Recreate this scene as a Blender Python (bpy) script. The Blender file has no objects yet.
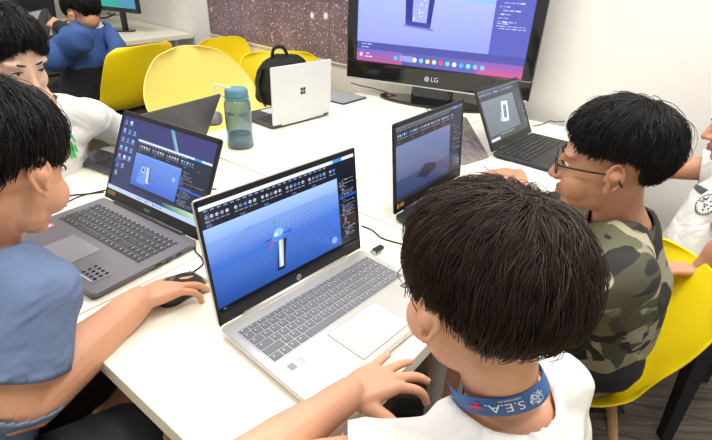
import bpy, bmesh, math, random
import numpy as np
from math import sin, cos, pi, radians as RD
from mathutils import Vector, Matrix, noise

random.seed(7)
rng = np.random.default_rng(7)
T = 0.74                                    # table top height
scn = bpy.context.scene
COL = scn.collection
F_PX = 466.03
CAM = Vector((0, 0, 0.561 + T))
CR = Vector((0.99930624, 0.01782014, 0.03270281))
CU = Vector((-0.03724287, 0.47815256, 0.87748681))
CF = Vector((0.0, 0.87809599, -0.47848451))


def ray(px, py):
    return CF + CR * ((px - 356) / F_PX) - CU * ((py - 220) / F_PX)


def at(px, py, d):
    return CAM + ray(px, py) * d


def onz(px, py, z):
    r = ray(px, py)
    return CAM + r * ((z - CAM.z) / r.z)


PHI = RD(-37.127)
AX = Vector((cos(PHI), sin(PHI), 0))
BX = Vector((-sin(PHI), cos(PHI), 0))


def tab(a, b, z=0.0):
    return AX * a + BX * b + Vector((0, 0, T + z))


# ------------------------------------------------------------------ wall frame
W0 = Vector((0.875, 1.99, 0))
WD = Vector((cos(RD(-44.5)), sin(RD(-44.5)), 0))
WN = Vector((-sin(RD(44.5)), -cos(RD(44.5)), 0))      # into the room


def onwall(px, py, off=0.0):
    r = ray(px, py)
    p0 = W0 + WN * off
    t = (p0 - CAM).dot(WN) / r.dot(WN)
    return CAM + r * t


# ------------------------------------------------------------------ materials
MATS = {}


def lin(c):
    if isinstance(c, str):
        c = tuple(int(c[i:i + 2], 16) / 255 for i in (0, 2, 4))
    return tuple((x / 12.92 if x <= 0.04045 else ((x + 0.055) / 1.055) ** 2.4) for x in c) + (1.0,)


def mat(name, col, rough=0.5, metal=0.0, bump=0.0, bscale=60, var=0.0, vscale=5, sss=0.0, spec=0.5,
        trans=0.0, fold=0.0, emit=None, estr=0.0, alpha=1.0, coat=0.0, sheen=0.0, stretch=None, sssr=(1, .35, .2)):
    if name in MATS:
        return MATS[name]
    m = bpy.data.materials.new(name)
    m.use_nodes = True
    nt = m.node_tree
    b = nt.nodes['Principled BSDF']
    c = lin(col)
    b.inputs['Base Color'].default_value = c
    b.inputs['Roughness'].default_value = rough
    b.inputs['Metallic'].default_value = metal
    b.inputs['Specular IOR Level'].default_value = spec
    b.inputs['Transmission Weight'].default_value = trans
    b.inputs['Alpha'].default_value = alpha
    b.inputs['Coat Weight'].default_value = coat
    b.inputs['Sheen Weight'].default_value = sheen
    if sss:
        b.inputs['Subsurface Weight'].default_value = sss
        b.inputs['Subsurface Radius'].default_value = sssr
        b.inputs['Subsurface Scale'].default_value = 0.006
    if emit:
        b.inputs['Emission Color'].default_value = lin(emit)
        b.inputs['Emission Strength'].default_value = estr
    tc = nt.nodes.new('ShaderNodeTexCoord')
    src = tc.outputs['Object']
    if stretch:
        mp = nt.nodes.new('ShaderNodeMapping')
        mp.inputs['Scale'].default_value = stretch
        nt.links.new(src, mp.inputs['Vector'])
        src = mp.outputs['Vector']
    if var:
        n = nt.nodes.new('ShaderNodeTexNoise')
        n.inputs['Scale'].default_value = vscale
        n.inputs['Detail'].default_value = 4
        nt.links.new(src, n.inputs['Vector'])
        r = nt.nodes.new('ShaderNodeValToRGB')
        r.color_ramp.elements[0].position = .3
        r.color_ramp.elements[1].position = .7
        r.color_ramp.elements[0].color = tuple(max(0, x * (1 - var)) for x in c[:3]) + (1,)
        r.color_ramp.elements[1].color = tuple(min(1, x * (1 + var)) for x in c[:3]) + (1,)
        nt.links.new(n.outputs['Fac'], r.inputs['Fac'])
        nt.links.new(r.outputs['Color'], b.inputs['Base Color'])
    if bump:
        n = nt.nodes.new('ShaderNodeTexNoise')
        n.inputs['Scale'].default_value = bscale
        n.inputs['Detail'].default_value = 3
        nt.links.new(src, n.inputs['Vector'])
        bp = nt.nodes.new('ShaderNodeBump')
        bp.inputs['Strength'].default_value = bump
        bp.inputs['Distance'].default_value = 0.002
        nt.links.new(n.outputs['Fac'], bp.inputs['Height'])
        nt.links.new(bp.outputs['Normal'], b.inputs['Normal'])
    if fold:
        n2 = nt.nodes.new('ShaderNodeTexNoise')
        n2.inputs['Scale'].default_value = 7
        n2.inputs['Detail'].default_value = 2
        n2.inputs['Distortion'].default_value = 1.6
        nt.links.new(src, n2.inputs['Vector'])
        b2 = nt.nodes.new('ShaderNodeBump')
        b2.inputs['Strength'].default_value = fold
        b2.inputs['Distance'].default_value = 0.03
        nt.links.new(n2.outputs['Fac'], b2.inputs['Height'])
        if bump:
            nt.links.new(bp.outputs['Normal'], b2.inputs['Normal'])
        nt.links.new(b2.outputs['Normal'], b.inputs['Normal'])
    MATS[name] = m
    return m


def screen_mat(name, strength, base='050608', rough=.18):
    if name in MATS:
        return MATS[name]
    m = bpy.data.materials.new(name)
    m.use_nodes = True
    nt = m.node_tree
    b = nt.nodes['Principled BSDF']
    b.inputs['Base Color'].default_value = lin(base)
    b.inputs['Roughness'].default_value = rough
    a = nt.nodes.new('ShaderNodeAttribute')
    a.attribute_name = 'Col'
    nt.links.new(a.outputs['Color'], b.inputs['Emission Color'])
    b.inputs['Emission Strength'].default_value = strength
    MATS[name] = m
    return m


def vcol_mat(name, rough=.5):
    m = bpy.data.materials.new(name)
    m.use_nodes = True
    nt = m.node_tree
    b = nt.nodes['Principled BSDF']
    b.inputs['Roughness'].default_value = rough
    a = nt.nodes.new('ShaderNodeAttribute')
    a.attribute_name = 'Col'
    nt.links.new(a.outputs['Color'], b.inputs['Base Color'])
    return m


# ------------------------------------------------------------------ mesh builder
class MB:
    def __init__(s):
        s.v = []
        s.f = []
        s.m = []

    def add(s, vs, fs, mi=0):
        o = len(s.v)
        s.v += [tuple(p) for p in vs]
        s.f += [tuple(i + o for i in f) for f in fs]
        s.m += [mi] * len(fs)
        return s

    def box(s, c, d, M=None, mi=0):
        x, y, z = d[0] / 2, d[1] / 2, d[2] / 2
        vs = [Vector((sx * x, sy * y, sz * z)) for sx in (-1, 1) for sy in (-1, 1) for sz in (-1, 1)]
        if M is not None:
            vs = [M @ p for p in vs]
        vs = [p + Vector(c) for p in vs]
        fs = [(0, 1, 3, 2), (4, 6, 7, 5), (0, 4, 5, 1), (2, 3, 7, 6), (0, 2, 6, 4), (1, 5, 7, 3)]
        return s.add(vs, fs, mi)

    def rbox(s, c, d, r=.01, n=4, M=None, mi=0, ax='z'):
        # box with rounded vertical edges
        x, y, z = d[0] / 2 - r, d[1] / 2 - r, d[2] / 2
        pts = []
        for (sx, sy, a0) in ((1, 1, 0), (-1, 1, 90), (-1, -1, 180), (1, -1, 270)):
            for k in range(n + 1):
                a = RD(a0 + 90 * k / n)
                pts.append((sx * x + r * cos(a), sy * y + r * sin(a)))
        return s.prism(pts, -z, z, c, M, mi)

    def prism(s, pts, z0, z1, c=(0, 0, 0), M=None, mi=0):
        n = len(pts)
        vs = [Vector((p[0], p[1], z0)) for p in pts] + [Vector((p[0], p[1], z1)) for p in pts]
        if M is not None:
            vs = [M @ p for p in vs]
        vs = [p + Vector(c) for p in vs]
        fs = [tuple(range(n - 1, -1, -1)), tuple(range(n, 2 * n))] + [(i, (i + 1) % n, n + (i + 1) % n, n + i) for i in range(n)]
        return s.add(vs, fs, mi)

    def tube(s, pts, rad, n=10, side=None, ry=None, smooth=0, cap=True, mi=0, tip=True):
        pts = [Vector(p) for p in pts]
        if not hasattr(rad, '__len__'):
            rad = [rad] * len(pts)
        rad = list(rad)
        ry = list(ry) if ry is not None else None
        if smooth:
            pts, rad, ry = cr(pts, rad, ry, smooth)
        if tip and cap:
            # rounded ends
            d0 = (pts[0] - pts[1]).normalized()
            d1 = (pts[-1] - pts[-2]).normalized()
            r0, r1 = rad[0], rad[-1]
            q0 = min(r0, ry[0]) if ry else r0
            q1 = min(r1, ry[-1]) if ry else r1
            e = [(.98, .2), (.85, .55), (.5, .86), (.2, .98)]
            pre = [(pts[0] + d0 * q0 * b_, a_) for a_, b_ in e][::-1]
            post = [(pts[-1] + d1 * q1 * b_, a_) for a_, b_ in e]
            if ry:
                ry = [ry[0] * a_ for _, a_ in pre] + ry + [ry[-1] * a_ for _, a_ in post]
            rad = [r0 * a_ for _, a_ in pre] + rad + [r1 * a_ for _, a_ in post]
            pts = [p for p, _ in pre] + pts + [p for p, _ in post]
        N = len(pts)
        # parallel transport frame
        tan = []
        for i in range(N):
            a = pts[max(0, i - 1)]
            b = pts[min(N - 1, i + 1)]
            t = (b - a)
            tan.append(t.normalized() if t.length > 1e-9 else Vector((0, 0, 1)))
        if side is None:
            side = Vector((1, 0, 0)) if abs(tan[0].x) < .8 else Vector((0, 1, 0))
        u = Vector(side)
        vs = []
        for i in range(N):
            u = (u - tan[i] * u.dot(tan[i]))
            if u.length < 1e-6:
                u = tan[i].orthogonal()
            u.normalize()
            w = tan[i].cross(u)
            for k in range(n):
                a = 2 * pi * k / n
                vs.append(pts[i] + u * (cos(a) * rad[i]) + w * (sin(a) * (ry[i] if ry else rad[i])))
        fs = []
        for i in range(N - 1):
            for k in range(n):
                k2 = (k + 1) % n
                fs.append((i * n + k, i * n + k2, (i + 1) * n + k2, (i + 1) * n + k))
        if cap:
            fs.append(tuple(range(n - 1, -1, -1)))
            fs.append(tuple((N - 1) * n + k for k in range(n)))
        return s.add(vs, fs, mi)

    def ell(s, c, r, M=None, n=16, m=10, mi=0):
        vs = [Vector((0, 0, r[2]))]
        for i in range(1, m):
            th = pi * i / m
            for k in range(n):
                ph = 2 * pi * k / n
                vs.append(Vector((r[0] * sin(th) * cos(ph), r[1] * sin(th) * sin(ph), r[2] * cos(th))))
        vs.append(Vector((0, 0, -r[2])))
        if M is not None:
            vs = [M @ p for p in vs]
        vs = [p + Vector(c) for p in vs]
        fs = [(0, 1 + k, 1 + (k + 1) % n) for k in range(n)]
        for i in range(m - 2):
            for k in range(n):
                a = 1 + i * n
                fs.append((a + k, a + n + k, a + n + (k + 1) % n, a + (k + 1) % n))
        L = len(vs) - 1
        a = 1 + (m - 2) * n
        fs += [(L, a + (k + 1) % n, a + k) for k in range(n)]
        return s.add(vs, fs, mi)

    def lathe(s, prof, c=(0, 0, 0), n=32, mi=0, M=None):
        vs = []
        for (r, z) in prof:
            for k in range(n):
                a = 2 * pi * k / n
                vs.append(Vector((r * cos(a), r * sin(a), z)))
        if M is not None:
            vs = [M @ p for p in vs]
        vs = [p + Vector(c) for p in vs]
        fs = []
        for i in range(len(prof) - 1):
            for k in range(n):
                fs.append((i * n + k, i * n + (k + 1) % n, (i + 1) * n + (k + 1) % n, (i + 1) * n + k))
        if prof[0][0] > 1e-5:
            fs.append(tuple(range(n - 1, -1, -1)))
        if prof[-1][0] > 1e-5:
            fs.append(tuple((len(prof) - 1) * n + k for k in range(n)))
        return s.add(vs, fs, mi)

    def mesh(s, name, off=None):
        me = bpy.data.meshes.new(name)
        v = s.v
        if off is not None:
            v = [(p[0] - off[0], p[1] - off[1], p[2] - off[2]) for p in v]
        me.from_pydata(v, [], s.f)
        me.polygons.foreach_set('material_index', s.m)
        me.validate()
        me.update()
        return me


def cr(pts, rad, ry, k):
    P, R_, Y = [], [], []
    n = len(pts)
    for i in range(n - 1):
        p0 = pts[max(0, i - 1)]
        p1 = pts[i]
        p2 = pts[i + 1]
        p3 = pts[min(n - 1, i + 2)]
        for j in range(k):
            t = j / k
            P.append(0.5 * ((2 * p1) + (p2 - p0) * t + (2 * p0 - 5 * p1 + 4 * p2 - p3) * t * t + (3 * p1 - p0 - 3 * p2 + p3) * t ** 3))
            tt = t * t * (3 - 2 * t)
            R_.append(rad[i] * (1 - tt) + rad[i + 1] * tt)
            if ry:
                Y.append(ry[i] * (1 - tt) + ry[i + 1] * tt)
    P.append(pts[-1])
    R_.append(rad[-1])
    if ry:
        Y.append(ry[-1])
    return P, R_, (Y if ry else None)


def link(name, me, mats=None, parent=None, smooth=False, bevel=0, bseg=2, solid=0, sub=0, auto=None):
    o = bpy.data.objects.new(name, me)
    COL.objects.link(o)
    if mats is not None:
        if not isinstance(mats, (list, tuple)):
            mats = [mats]
        for m in mats:
            me.materials.append(m)
    if parent is not None:
        o.parent = parent
    if smooth or auto:
        me.polygons.foreach_set('use_smooth', [True] * len(me.polygons))
    if auto:
        bm = bmesh.new()
        bm.from_mesh(me)
        for e in bm.edges:
            if len(e.link_faces) == 2 and e.calc_face_angle(0) > RD(auto):
                e.smooth = False
        bm.to_mesh(me)
        bm.free()
    if solid:
        md = o.modifiers.new('s', 'SOLIDIFY')
        md.thickness = solid
        md.offset = -1
    if bevel:
        md = o.modifiers.new('b', 'BEVEL')
        md.width = bevel
        md.segments = bseg
        md.limit_method = 'ANGLE'
        md.angle_limit = RD(40)
    if sub:
        md = o.modifiers.new('ss', 'SUBSURF')
        md.levels = sub
        md.render_levels = sub
    return o


def O(name, mb, mats, parent=None, off=None, **k):
    if off is None and parent is not None and parent.get('_w'):
        off = wloc(parent)
    return link(name, mb.mesh(name, off), mats, parent, **k)


WL = {}


def wloc(o):
    return WL.get(o.name, Vector((0, 0, 0)))


def part(name, mb, mats, parent, **k):
    """world-coordinate mesh under a thing whose Empty has no rotation"""
    off = WL[parent.name]
    o = link(name, mb.mesh(name, off), mats, parent, **k)
    return o


def subpart(name, mb, mats, parent, thing_, **k):
    return link(name, mb.mesh(name, WL[thing_.name]), mats, parent, **k)


def thing(name, label, cat, loc=(0, 0, 0), rotz=0, group=None):
    o = bpy.data.objects.new(name, None)
    COL.objects.link(o)
    o.empty_display_size = .05
    o.location = loc
    o.rotation_euler = (0, 0, rotz)
    o['label'] = label
    o['category'] = cat
    if group:
        o['group'] = group
    WL[o.name] = Vector(loc)
    return o


def tag(o, label, cat, group=None):
    o['label'] = label
    o['category'] = cat
    if group:
        o['group'] = group
    return o


def struct(name, mb, m, **k):
    o = link(name, mb.mesh(name), m, **k)
    o['kind'] = 'structure'
    return o


def dup(o, loc, rotz, label, group=None, rec=None):
    r = o.copy()
    COL.objects.link(r)
    r.location = loc
    r.rotation_euler = (0, 0, rotz)
    r['label'] = label
    if group:
        r['group'] = group
    for ch in list(o.children):
        c = ch.copy()
        COL.objects.link(c)
        c.parent = r
        for g in list(ch.children):
            d = g.copy()
            COL.objects.link(d)
            d.parent = c
    WL[r.name] = Vector(loc)
    return r


def text_mb(txt, size=1.0, res=3, extrude=0.0):
    """text outline as vertices/faces centred at the origin in XY"""
    cu = bpy.data.curves.new('txt', 'FONT')
    cu.body = txt
    cu.size = size
    cu.align_x = 'CENTER'
    cu.align_y = 'CENTER'
    cu.resolution_u = res
    cu.extrude = extrude
    ob = bpy.data.objects.new('txt', cu)
    COL.objects.link(ob)
    bpy.context.view_layer.update()
    me = bpy.data.meshes.new_from_object(ob)
    vs = [v.co.copy() for v in me.vertices]
    fs = [tuple(p.vertices) for p in me.polygons]
    bpy.data.objects.remove(ob)
    bpy.data.curves.remove(cu)
    bpy.data.meshes.remove(me)
    return vs, fs


def fuse(mb, voxel, iters=8, fac=.5, name='tmp'):
    """voxel-fuse overlapping closed shapes into one continuous surface"""
    me = mb.mesh(name)
    o = bpy.data.objects.new(name, me)
    COL.objects.link(o)
    md = o.modifiers.new('r', 'REMESH')
    md.mode = 'VOXEL'
    md.voxel_size = voxel
    md.use_smooth_shade = True
    sm = o.modifiers.new('s', 'SMOOTH')
    sm.factor = fac
    sm.iterations = iters
    dg = bpy.context.evaluated_depsgraph_get()
    dg.update()
    ev = o.evaluated_get(dg)
    m2 = bpy.data.meshes.new_from_object(ev)
    bpy.data.objects.remove(o)
    bpy.data.meshes.remove(me)
    m2.polygons.foreach_set('use_smooth', [True] * len(m2.polygons))
    m2.materials.clear()
    return m2


def getv(me):
    a = np.empty(len(me.vertices) * 3)
    me.vertices.foreach_get('co', a)
    return a.reshape(-1, 3)


def setv(me, a):
    me.vertices.foreach_set('co', a.reshape(-1))
    me.update()


def getn(me):
    a = np.empty(len(me.vertices) * 3)
    me.vertices.foreach_get('normal', a)
    return a.reshape(-1, 3)


def wrinkle(me, amp, freq, stretch=(1, 1, 1), seed=0.0, mask=None, ridge=True):
    v = getv(me)
    n = getn(me)
    d = np.zeros(len(v))
    for i in range(len(v)):
        p = Vector((v[i, 0] * freq * stretch[0] + seed, v[i, 1] * freq * stretch[1], v[i, 2] * freq * stretch[2]))
        if ridge:
            a = noise.noise(p)
            q = noise.noise(p * 2.1 + Vector((3, 1, 7)))
            d[i] = (1 - abs(a) * 2.4) * .7 + q * .5
        else:
            d[i] = noise.noise(p) + .5 * noise.noise(p * 2.3)
    if mask is not None:
        d = d * mask(v)
    setv(me, v + n * (d * amp)[:, None])


def cut(me, tests):
    """tests: list of (predicate(v)->bool array to delete, snap(v)->v for border verts)"""
    for pred, snap in tests:
        v = getv(me)
        dele = pred(v)
        bm = bmesh.new()
        bm.from_mesh(me)
        bm.verts.ensure_lookup_table()
        bmesh.ops.delete(bm, geom=[bm.verts[i] for i in np.nonzero(dele)[0]], context='VERTS')
        # drop loose islands smaller than 60 verts
        bm.verts.ensure_lookup_table()
        seen = set()
        comps = []
        for s0 in bm.verts:
            if s0.index in seen:
                continue
            st = [s0]
            seen.add(s0.index)
            comp = []
            while st:
                x = st.pop()
                comp.append(x)
                for e in x.link_edges:
                    y = e.other_vert(x)
                    if y.index not in seen:
                        seen.add(y.index)
                        st.append(y)
            comps.append(comp)
        comps.sort(key=len)
        for cpt in comps[:-1]:
            bmesh.ops.delete(bm, geom=cpt, context='VERTS')
        if snap is not None:
            for vv in bm.verts:
                if vv.is_boundary:
                    r = snap(vv.co)
                    if r is not None:
                        vv.co = r
        bm.normal_update()
        bm.to_mesh(me)
        bm.free()
        me.update()


def plane_cut(c, d, rad):
    """open a sleeve / leg end: remove what lies beyond plane (c,d) within rad of c"""
    c = Vector(c)
    d = Vector(d).normalized()
    cn = np.array(c)
    dn = np.array(d)

    def pred(v):
        h = (v - cn) @ dn
        r = np.linalg.norm(v - cn, axis=1)
        return (h > 0) & (r < rad)

    def snap(p):
        q = p - c
        h = q.dot(d)
        if abs(h) < .02 and q.length < rad:
            return p - d * h
        return None
    return pred, snap


def hole_cut(c, d, rx, low=-.05, ry=None, side=None):
    """open a neckline: remove what lies within an ellipse about axis (c,d)"""
    c = Vector(c)
    d = Vector(d).normalized()
    s_ = Vector(side) if side is not None else d.orthogonal()
    s_ = (s_ - d * s_.dot(d)).normalized()
    w = d.cross(s_)
    ry = ry or rx
    cn, dn, sn, wn = (np.array(x) for x in (c, d, s_, w))

    def pred(v):
        q = v - cn
        return (((q @ sn) / rx) ** 2 + ((q @ wn) / ry) ** 2 < 1) & (q @ dn > low)

    def snap(p):
        q = p - c
        a, b, h = q.dot(s_), q.dot(w), q.dot(d)
        e = math.sqrt((a / rx) ** 2 + (b / ry) ** 2)
        if abs(e - 1) < .35 and h > low - .02:
            return c + s_ * (a / e) + w * (b / e) + d * h
        return None
    return pred, snap


# ------------------------------------------------------------------ people
def frame(fwd, uph=Vector((0, 0, 1))):
    f = Vector(fwd).normalized()
    r = f.cross(uph).normalized()
    u = r.cross(f).normalized()
    return r, f, u


def look(az, pitch, roll=0):
    a, p = RD(az), RD(pitch)
    f = Vector((cos(a) * cos(p), sin(a) * cos(p), -sin(p)))
    r, f, u = frame(f)
    if roll:
        q = Matrix.Rotation(RD(roll), 3, f)
        r, u = q @ r, q @ u
    M = Matrix((r, f, u)).transposed()
    return M


class Head:
    def __init__(s, pos, az, pitch, roll=0, scale=.93):
        s.R = look(az, pitch, roll)
        s.p = Vector(pos)
        s.s = scale

    def __call__(s, x, y, z):
        return s.p + s.R @ (Vector((x, y, z)) * s.s)

    def add(s, mb, ears=None):
        H, S = s, s.s

        def E(c, r, rot=None, n=20, m=14):
            R_ = s.R if rot is None else s.R @ rot
            mb.ell(H(*c), [q * S for q in r], R_, n, m)
        E((0, -.014, .031), (.074, .091, .080))
        E((0, .022, -.012), (.064, .064, .086))
        E((0, .026, -.064), (.050, .052, .040))
        E((0, .061, -.092), (.023, .022, .018))
        for k in (-1, 1):
            E((k * .035, .050, -.040), (.030, .033, .034))
            E((k * .030, .062, .022), (.028, .020, .010))
            if ears is not None:
                mbe = ears
                rot = Matrix.Rotation(k * RD(-18), 3, 'Z') @ Matrix.Rotation(RD(8), 3, 'X')
                mbe.ell(H(k * .0755, -.011, -.006), [q * S for q in (.0038, .0125, .0205)], s.R @ rot, 20, 14)
                pts = []
                for a in range(-70, 231, 20):
                    b = RD(a)
                    q = rot @ Vector((0, -.0142 * cos(b) * (1 if sin(b) > -.2 else .75), .0245 * sin(b)))
                    pts.append(H(k * .080 + q.x, -.012 + q.y, -.006 + q.z))
                mbe.tube(pts, [.0036 * S] * len(pts), 10)
                mbe.tube([H(k * .080, -.004, .012), H(k * .0825, -.010, .002), H(k * .0825, -.012, -.012), H(k * .081, -.004, -.020)], [.0022 * S, .003 * S, .003 * S, .002 * S], 8, smooth=3)
                mbe.ell(H(k * .079, .004, -.010), [q * S for q in (.004, .003, .006)], s.R, 12, 8)
                mbe.tube([H(k * .066, -.004, -.004), H(k * .076, -.010, -.006)], [.012 * S, .013 * S], 14)
                mbe.ell(H(k * .0785, -.001, -.031), [q * S for q in (.0045, .0065, .0085)], s.R, 14, 10)
        mb.tube([H(0, .078, .014), H(0, .087, -.006), H(0, .097, -.024), H(0, .101, -.032)], [x * S for x in (.0075, .008, .0095, .0105)], 12, smooth=3)
        for k in (-1, 1):
            E((k * .011, .091, -.035), (.0085, .010, .008))
        E((0, .076, -.062), (.024, .013, .017))

    def face_parts(s, root, skin_l='b5705f', brow='17120f', open_=.0045):
        H, S = s, s.s
        for k in (-1, 1):
            e = MB()
            rot = s.R @ Matrix.Rotation(k * RD(-14), 3, 'Z')
            e.ell(H(k * .031, .0742, -.001), [.0135 * S, .0075 * S, open_ * S], rot, 16, 10)
            eo = part('eye', e, mat('eye_white', 'd9d2cc', .2), root, smooth=True)
            i = MB()
            i.ell(H(k * .031, .0792, -.001), [.0052 * S, .0032 * S, min(.005, open_ * 1.05) * S], rot, 14, 8)
            subpart('iris', i, mat('iris_dark', '120b08', .12), eo, root, smooth=True)
            l = MB()
            pts = [H(k * x, y, z) for x, y, z in ((.0165, .079, -.002), (.022, .0822, .0030), (.031, .0832, .0055), (.040, .0795, .0035), (.0455, .0745, -.001))]
            l.tube(pts, [x * S for x in (.0008, .0015, .0019, .0017, .0009)], 8, smooth=3)
            part('eyelid_line', l, mat('lash_dark', '1a0f0b', .6), root, smooth=True)
            b = MB()
            pts = [H(k * x, y, z) for x, y, z in ((.014, .0835, .0205), (.024, .0825, .0225), (.036, .0772, .0235), (.047, .068, .021))]
            b.tube(pts, [x * S for x in (.0012, .0016, .0015, .0006)], 8, smooth=4, ry=[x * S for x in (.002, .0028, .0024, .0008)], side=s.R @ Vector((0, 1, 0)))
            part('eyebrow', b, mat('brow_hair', '2a1d17', .8, bump=.8, bscale=900), root, smooth=True)
        m = MB()
        m.tube([H(-.021, .079, -.0625), H(-.010, .0875, -.0590), H(0, .0895, -.0600), H(.010, .0875, -.0590), H(.021, .079, -.0625)], [x * S for x in (.001, .0034, .0036, .0034, .001)], 10, smooth=4)
        m.tube([H(-.019, .079, -.0640), H(-.009, .0870, -.0675), H(0, .0892, -.0685), H(.009, .0870, -.0675), H(.019, .079, -.0640)], [x * S for x in (.001, .004, .0048, .004, .001)], 10, smooth=4)
        part('lips', m, mat('lips', skin_l, .4, sss=.1), root, smooth=True)


def arm(mb, s_, e, w, r=(.044, .036, .030, .021), smooth=5):
    s_, e, w = Vector(s_), Vector(e), Vector(w)
    m1 = s_.lerp(e, .5)
    m2 = e.lerp(w, .35)
    m3 = e.lerp(w, .8)
    mb.tube([s_, m1, e, m2, m3, w], [r[0], (r[0] + r[1]) / 2, r[1], r[1] * 1.02, r[2] * .85, r[3]], 18, smooth=smooth)


def hand(mb, w, d, up, thumb, sc=1.0, curl=(25, 30, 35, 40), spread=(-9, -2, 5, 13), tcurl=18, tang=48, lift=(0, 0, 0, 0)):
    """w wrist, d pointing direction, up back-of-hand normal, thumb = +1 if the thumb is on the right of d seen from above"""
    d = Vector(d).normalized()
    up = Vector(up)
    up = (up - d * up.dot(d)).normalized()
    x = d.cross(up).normalized() * thumb          # towards the thumb
    w = Vector(w)

    def P(a, b, c):
        return w + (x * a + d * b + up * c) * sc
    kx = (.024, .0085, -.007, -.0215)
    ky = (.066, .069, .065, .057)
    L = ((.030, .019, .015), (.034, .021, .016), (.031, .020, .015), (.025, .015, .013))
    R_ = ((.0084, .0074, .0068, .0056), (.0086, .0076, .0070, .0058), (.0082, .0073, .0066, .0055), (.0072, .0064, .0058, .0049))
    nails = []
    for i in range(4):
        base = P(kx[i] * .55, .006, 0)
        kn = P(kx[i], ky[i], .003)
        mid = P(kx[i] * .8, ky[i] * .5, .002)
        mb.tube([base, mid, kn], [.0125 * sc, .0125 * sc, .0098 * sc], 12, smooth=3)
        a = RD(-spread[i])
        fd = (d * cos(a) + x * sin(a)).normalized()
        ax = fd.cross(up)
        cur = Vector(kn)
        ang = RD(curl[i] * .55 - lift[i])
        pts = [cur]
        for j in range(3):
            dd = fd * cos(ang) - up * sin(ang)
            cur = cur + dd * L[i][j] * sc
            pts.append(cur)
            last = (dd, fd * sin(ang) + up * cos(ang))
            ang += RD(curl[i])
        mb.tube(pts, [r * sc for r in R_[i]], 12, smooth=3)
        nails.append((pts[-1], last[0], last[1], R_[i][3] * sc))
    # palm mass
    mb.tube([P(0, .004, 0), P(0, .03, .001), P(.001, .058, .002)], [.021 * sc, .031 * sc, .033 * sc], 16, side=x, ry=[.0135 * sc, .0145 * sc, .0115 * sc], smooth=3)
    # thumb
    a = RD(tang)
    td = (d * cos(a) + x * sin(a) - up * .25).normalized()
    b0 = P(.012, .010, -.004)
    b1 = b0 + td * .036 * sc
    td2 = (d * cos(a - RD(tcurl)) + x * sin(a - RD(tcurl)) - up * .25).normalized()
    b2 = b1 + td2 * .027 * sc
    td3 = (d * cos(a - RD(2 * tcurl)) + x * sin(a - RD(2 * tcurl)) - up * .22).normalized()
    b3 = b2 + td3 * .020 * sc
    mb.tube([b0, b1, b2, b3], [.0135 * sc, .0105 * sc, .0088 * sc, .0068 * sc], 12, smooth=4)
    nails.append((b3, td3, (up * .7 + x * .5).normalized(), .0066 * sc))
    return nails


def nail_mb(nails):
    m = MB()
    for tip, d, n, r in nails:
        s_ = d.cross(n).normalized()
        n2 = s_.cross(d).normalized()
        M = Matrix((s_, d, n2)).transposed()
        m.ell(tip + n2 * r * .72 - d * r * .1, (r * .74, r * 1.05, r * .34), M, 12, 8)
    return m


def torso(mb, hip, neck, side, w=(.125, .115, .125, .115), dp=(.095, .085, .085, .06), bow=.0, sh=None, shr=.05, back=None):
    hip, neck = Vector(hip), Vector(neck)
    back = Vector(back) if back is not None else Vector((0, 0, 0))
    pts = [hip, hip.lerp(neck, .33) + back * bow, hip.lerp(neck, .66) + back * bow * 1.3, hip.lerp(neck, .9) + back * bow * .6]
    mb.tube(pts, list(w), 24, side=side, ry=list(dp), smooth=4)
    if sh:
        for s_ in sh:
            s_ = Vector(s_)
            mid = (s_ + neck) / 2 + Vector((0, 0, .006))
            mb.tube([neck + Vector((0, 0, -.02)), mid - Vector((0, 0, .012)), s_], [shr * 1.05, shr, shr * .95], 16, smooth=3)
            mb.tube([hip.lerp(neck, .62) * .65 + s_ * .35, s_ - Vector((0, 0, .015))], [shr * 1.3, shr * .95], 16)


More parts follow.
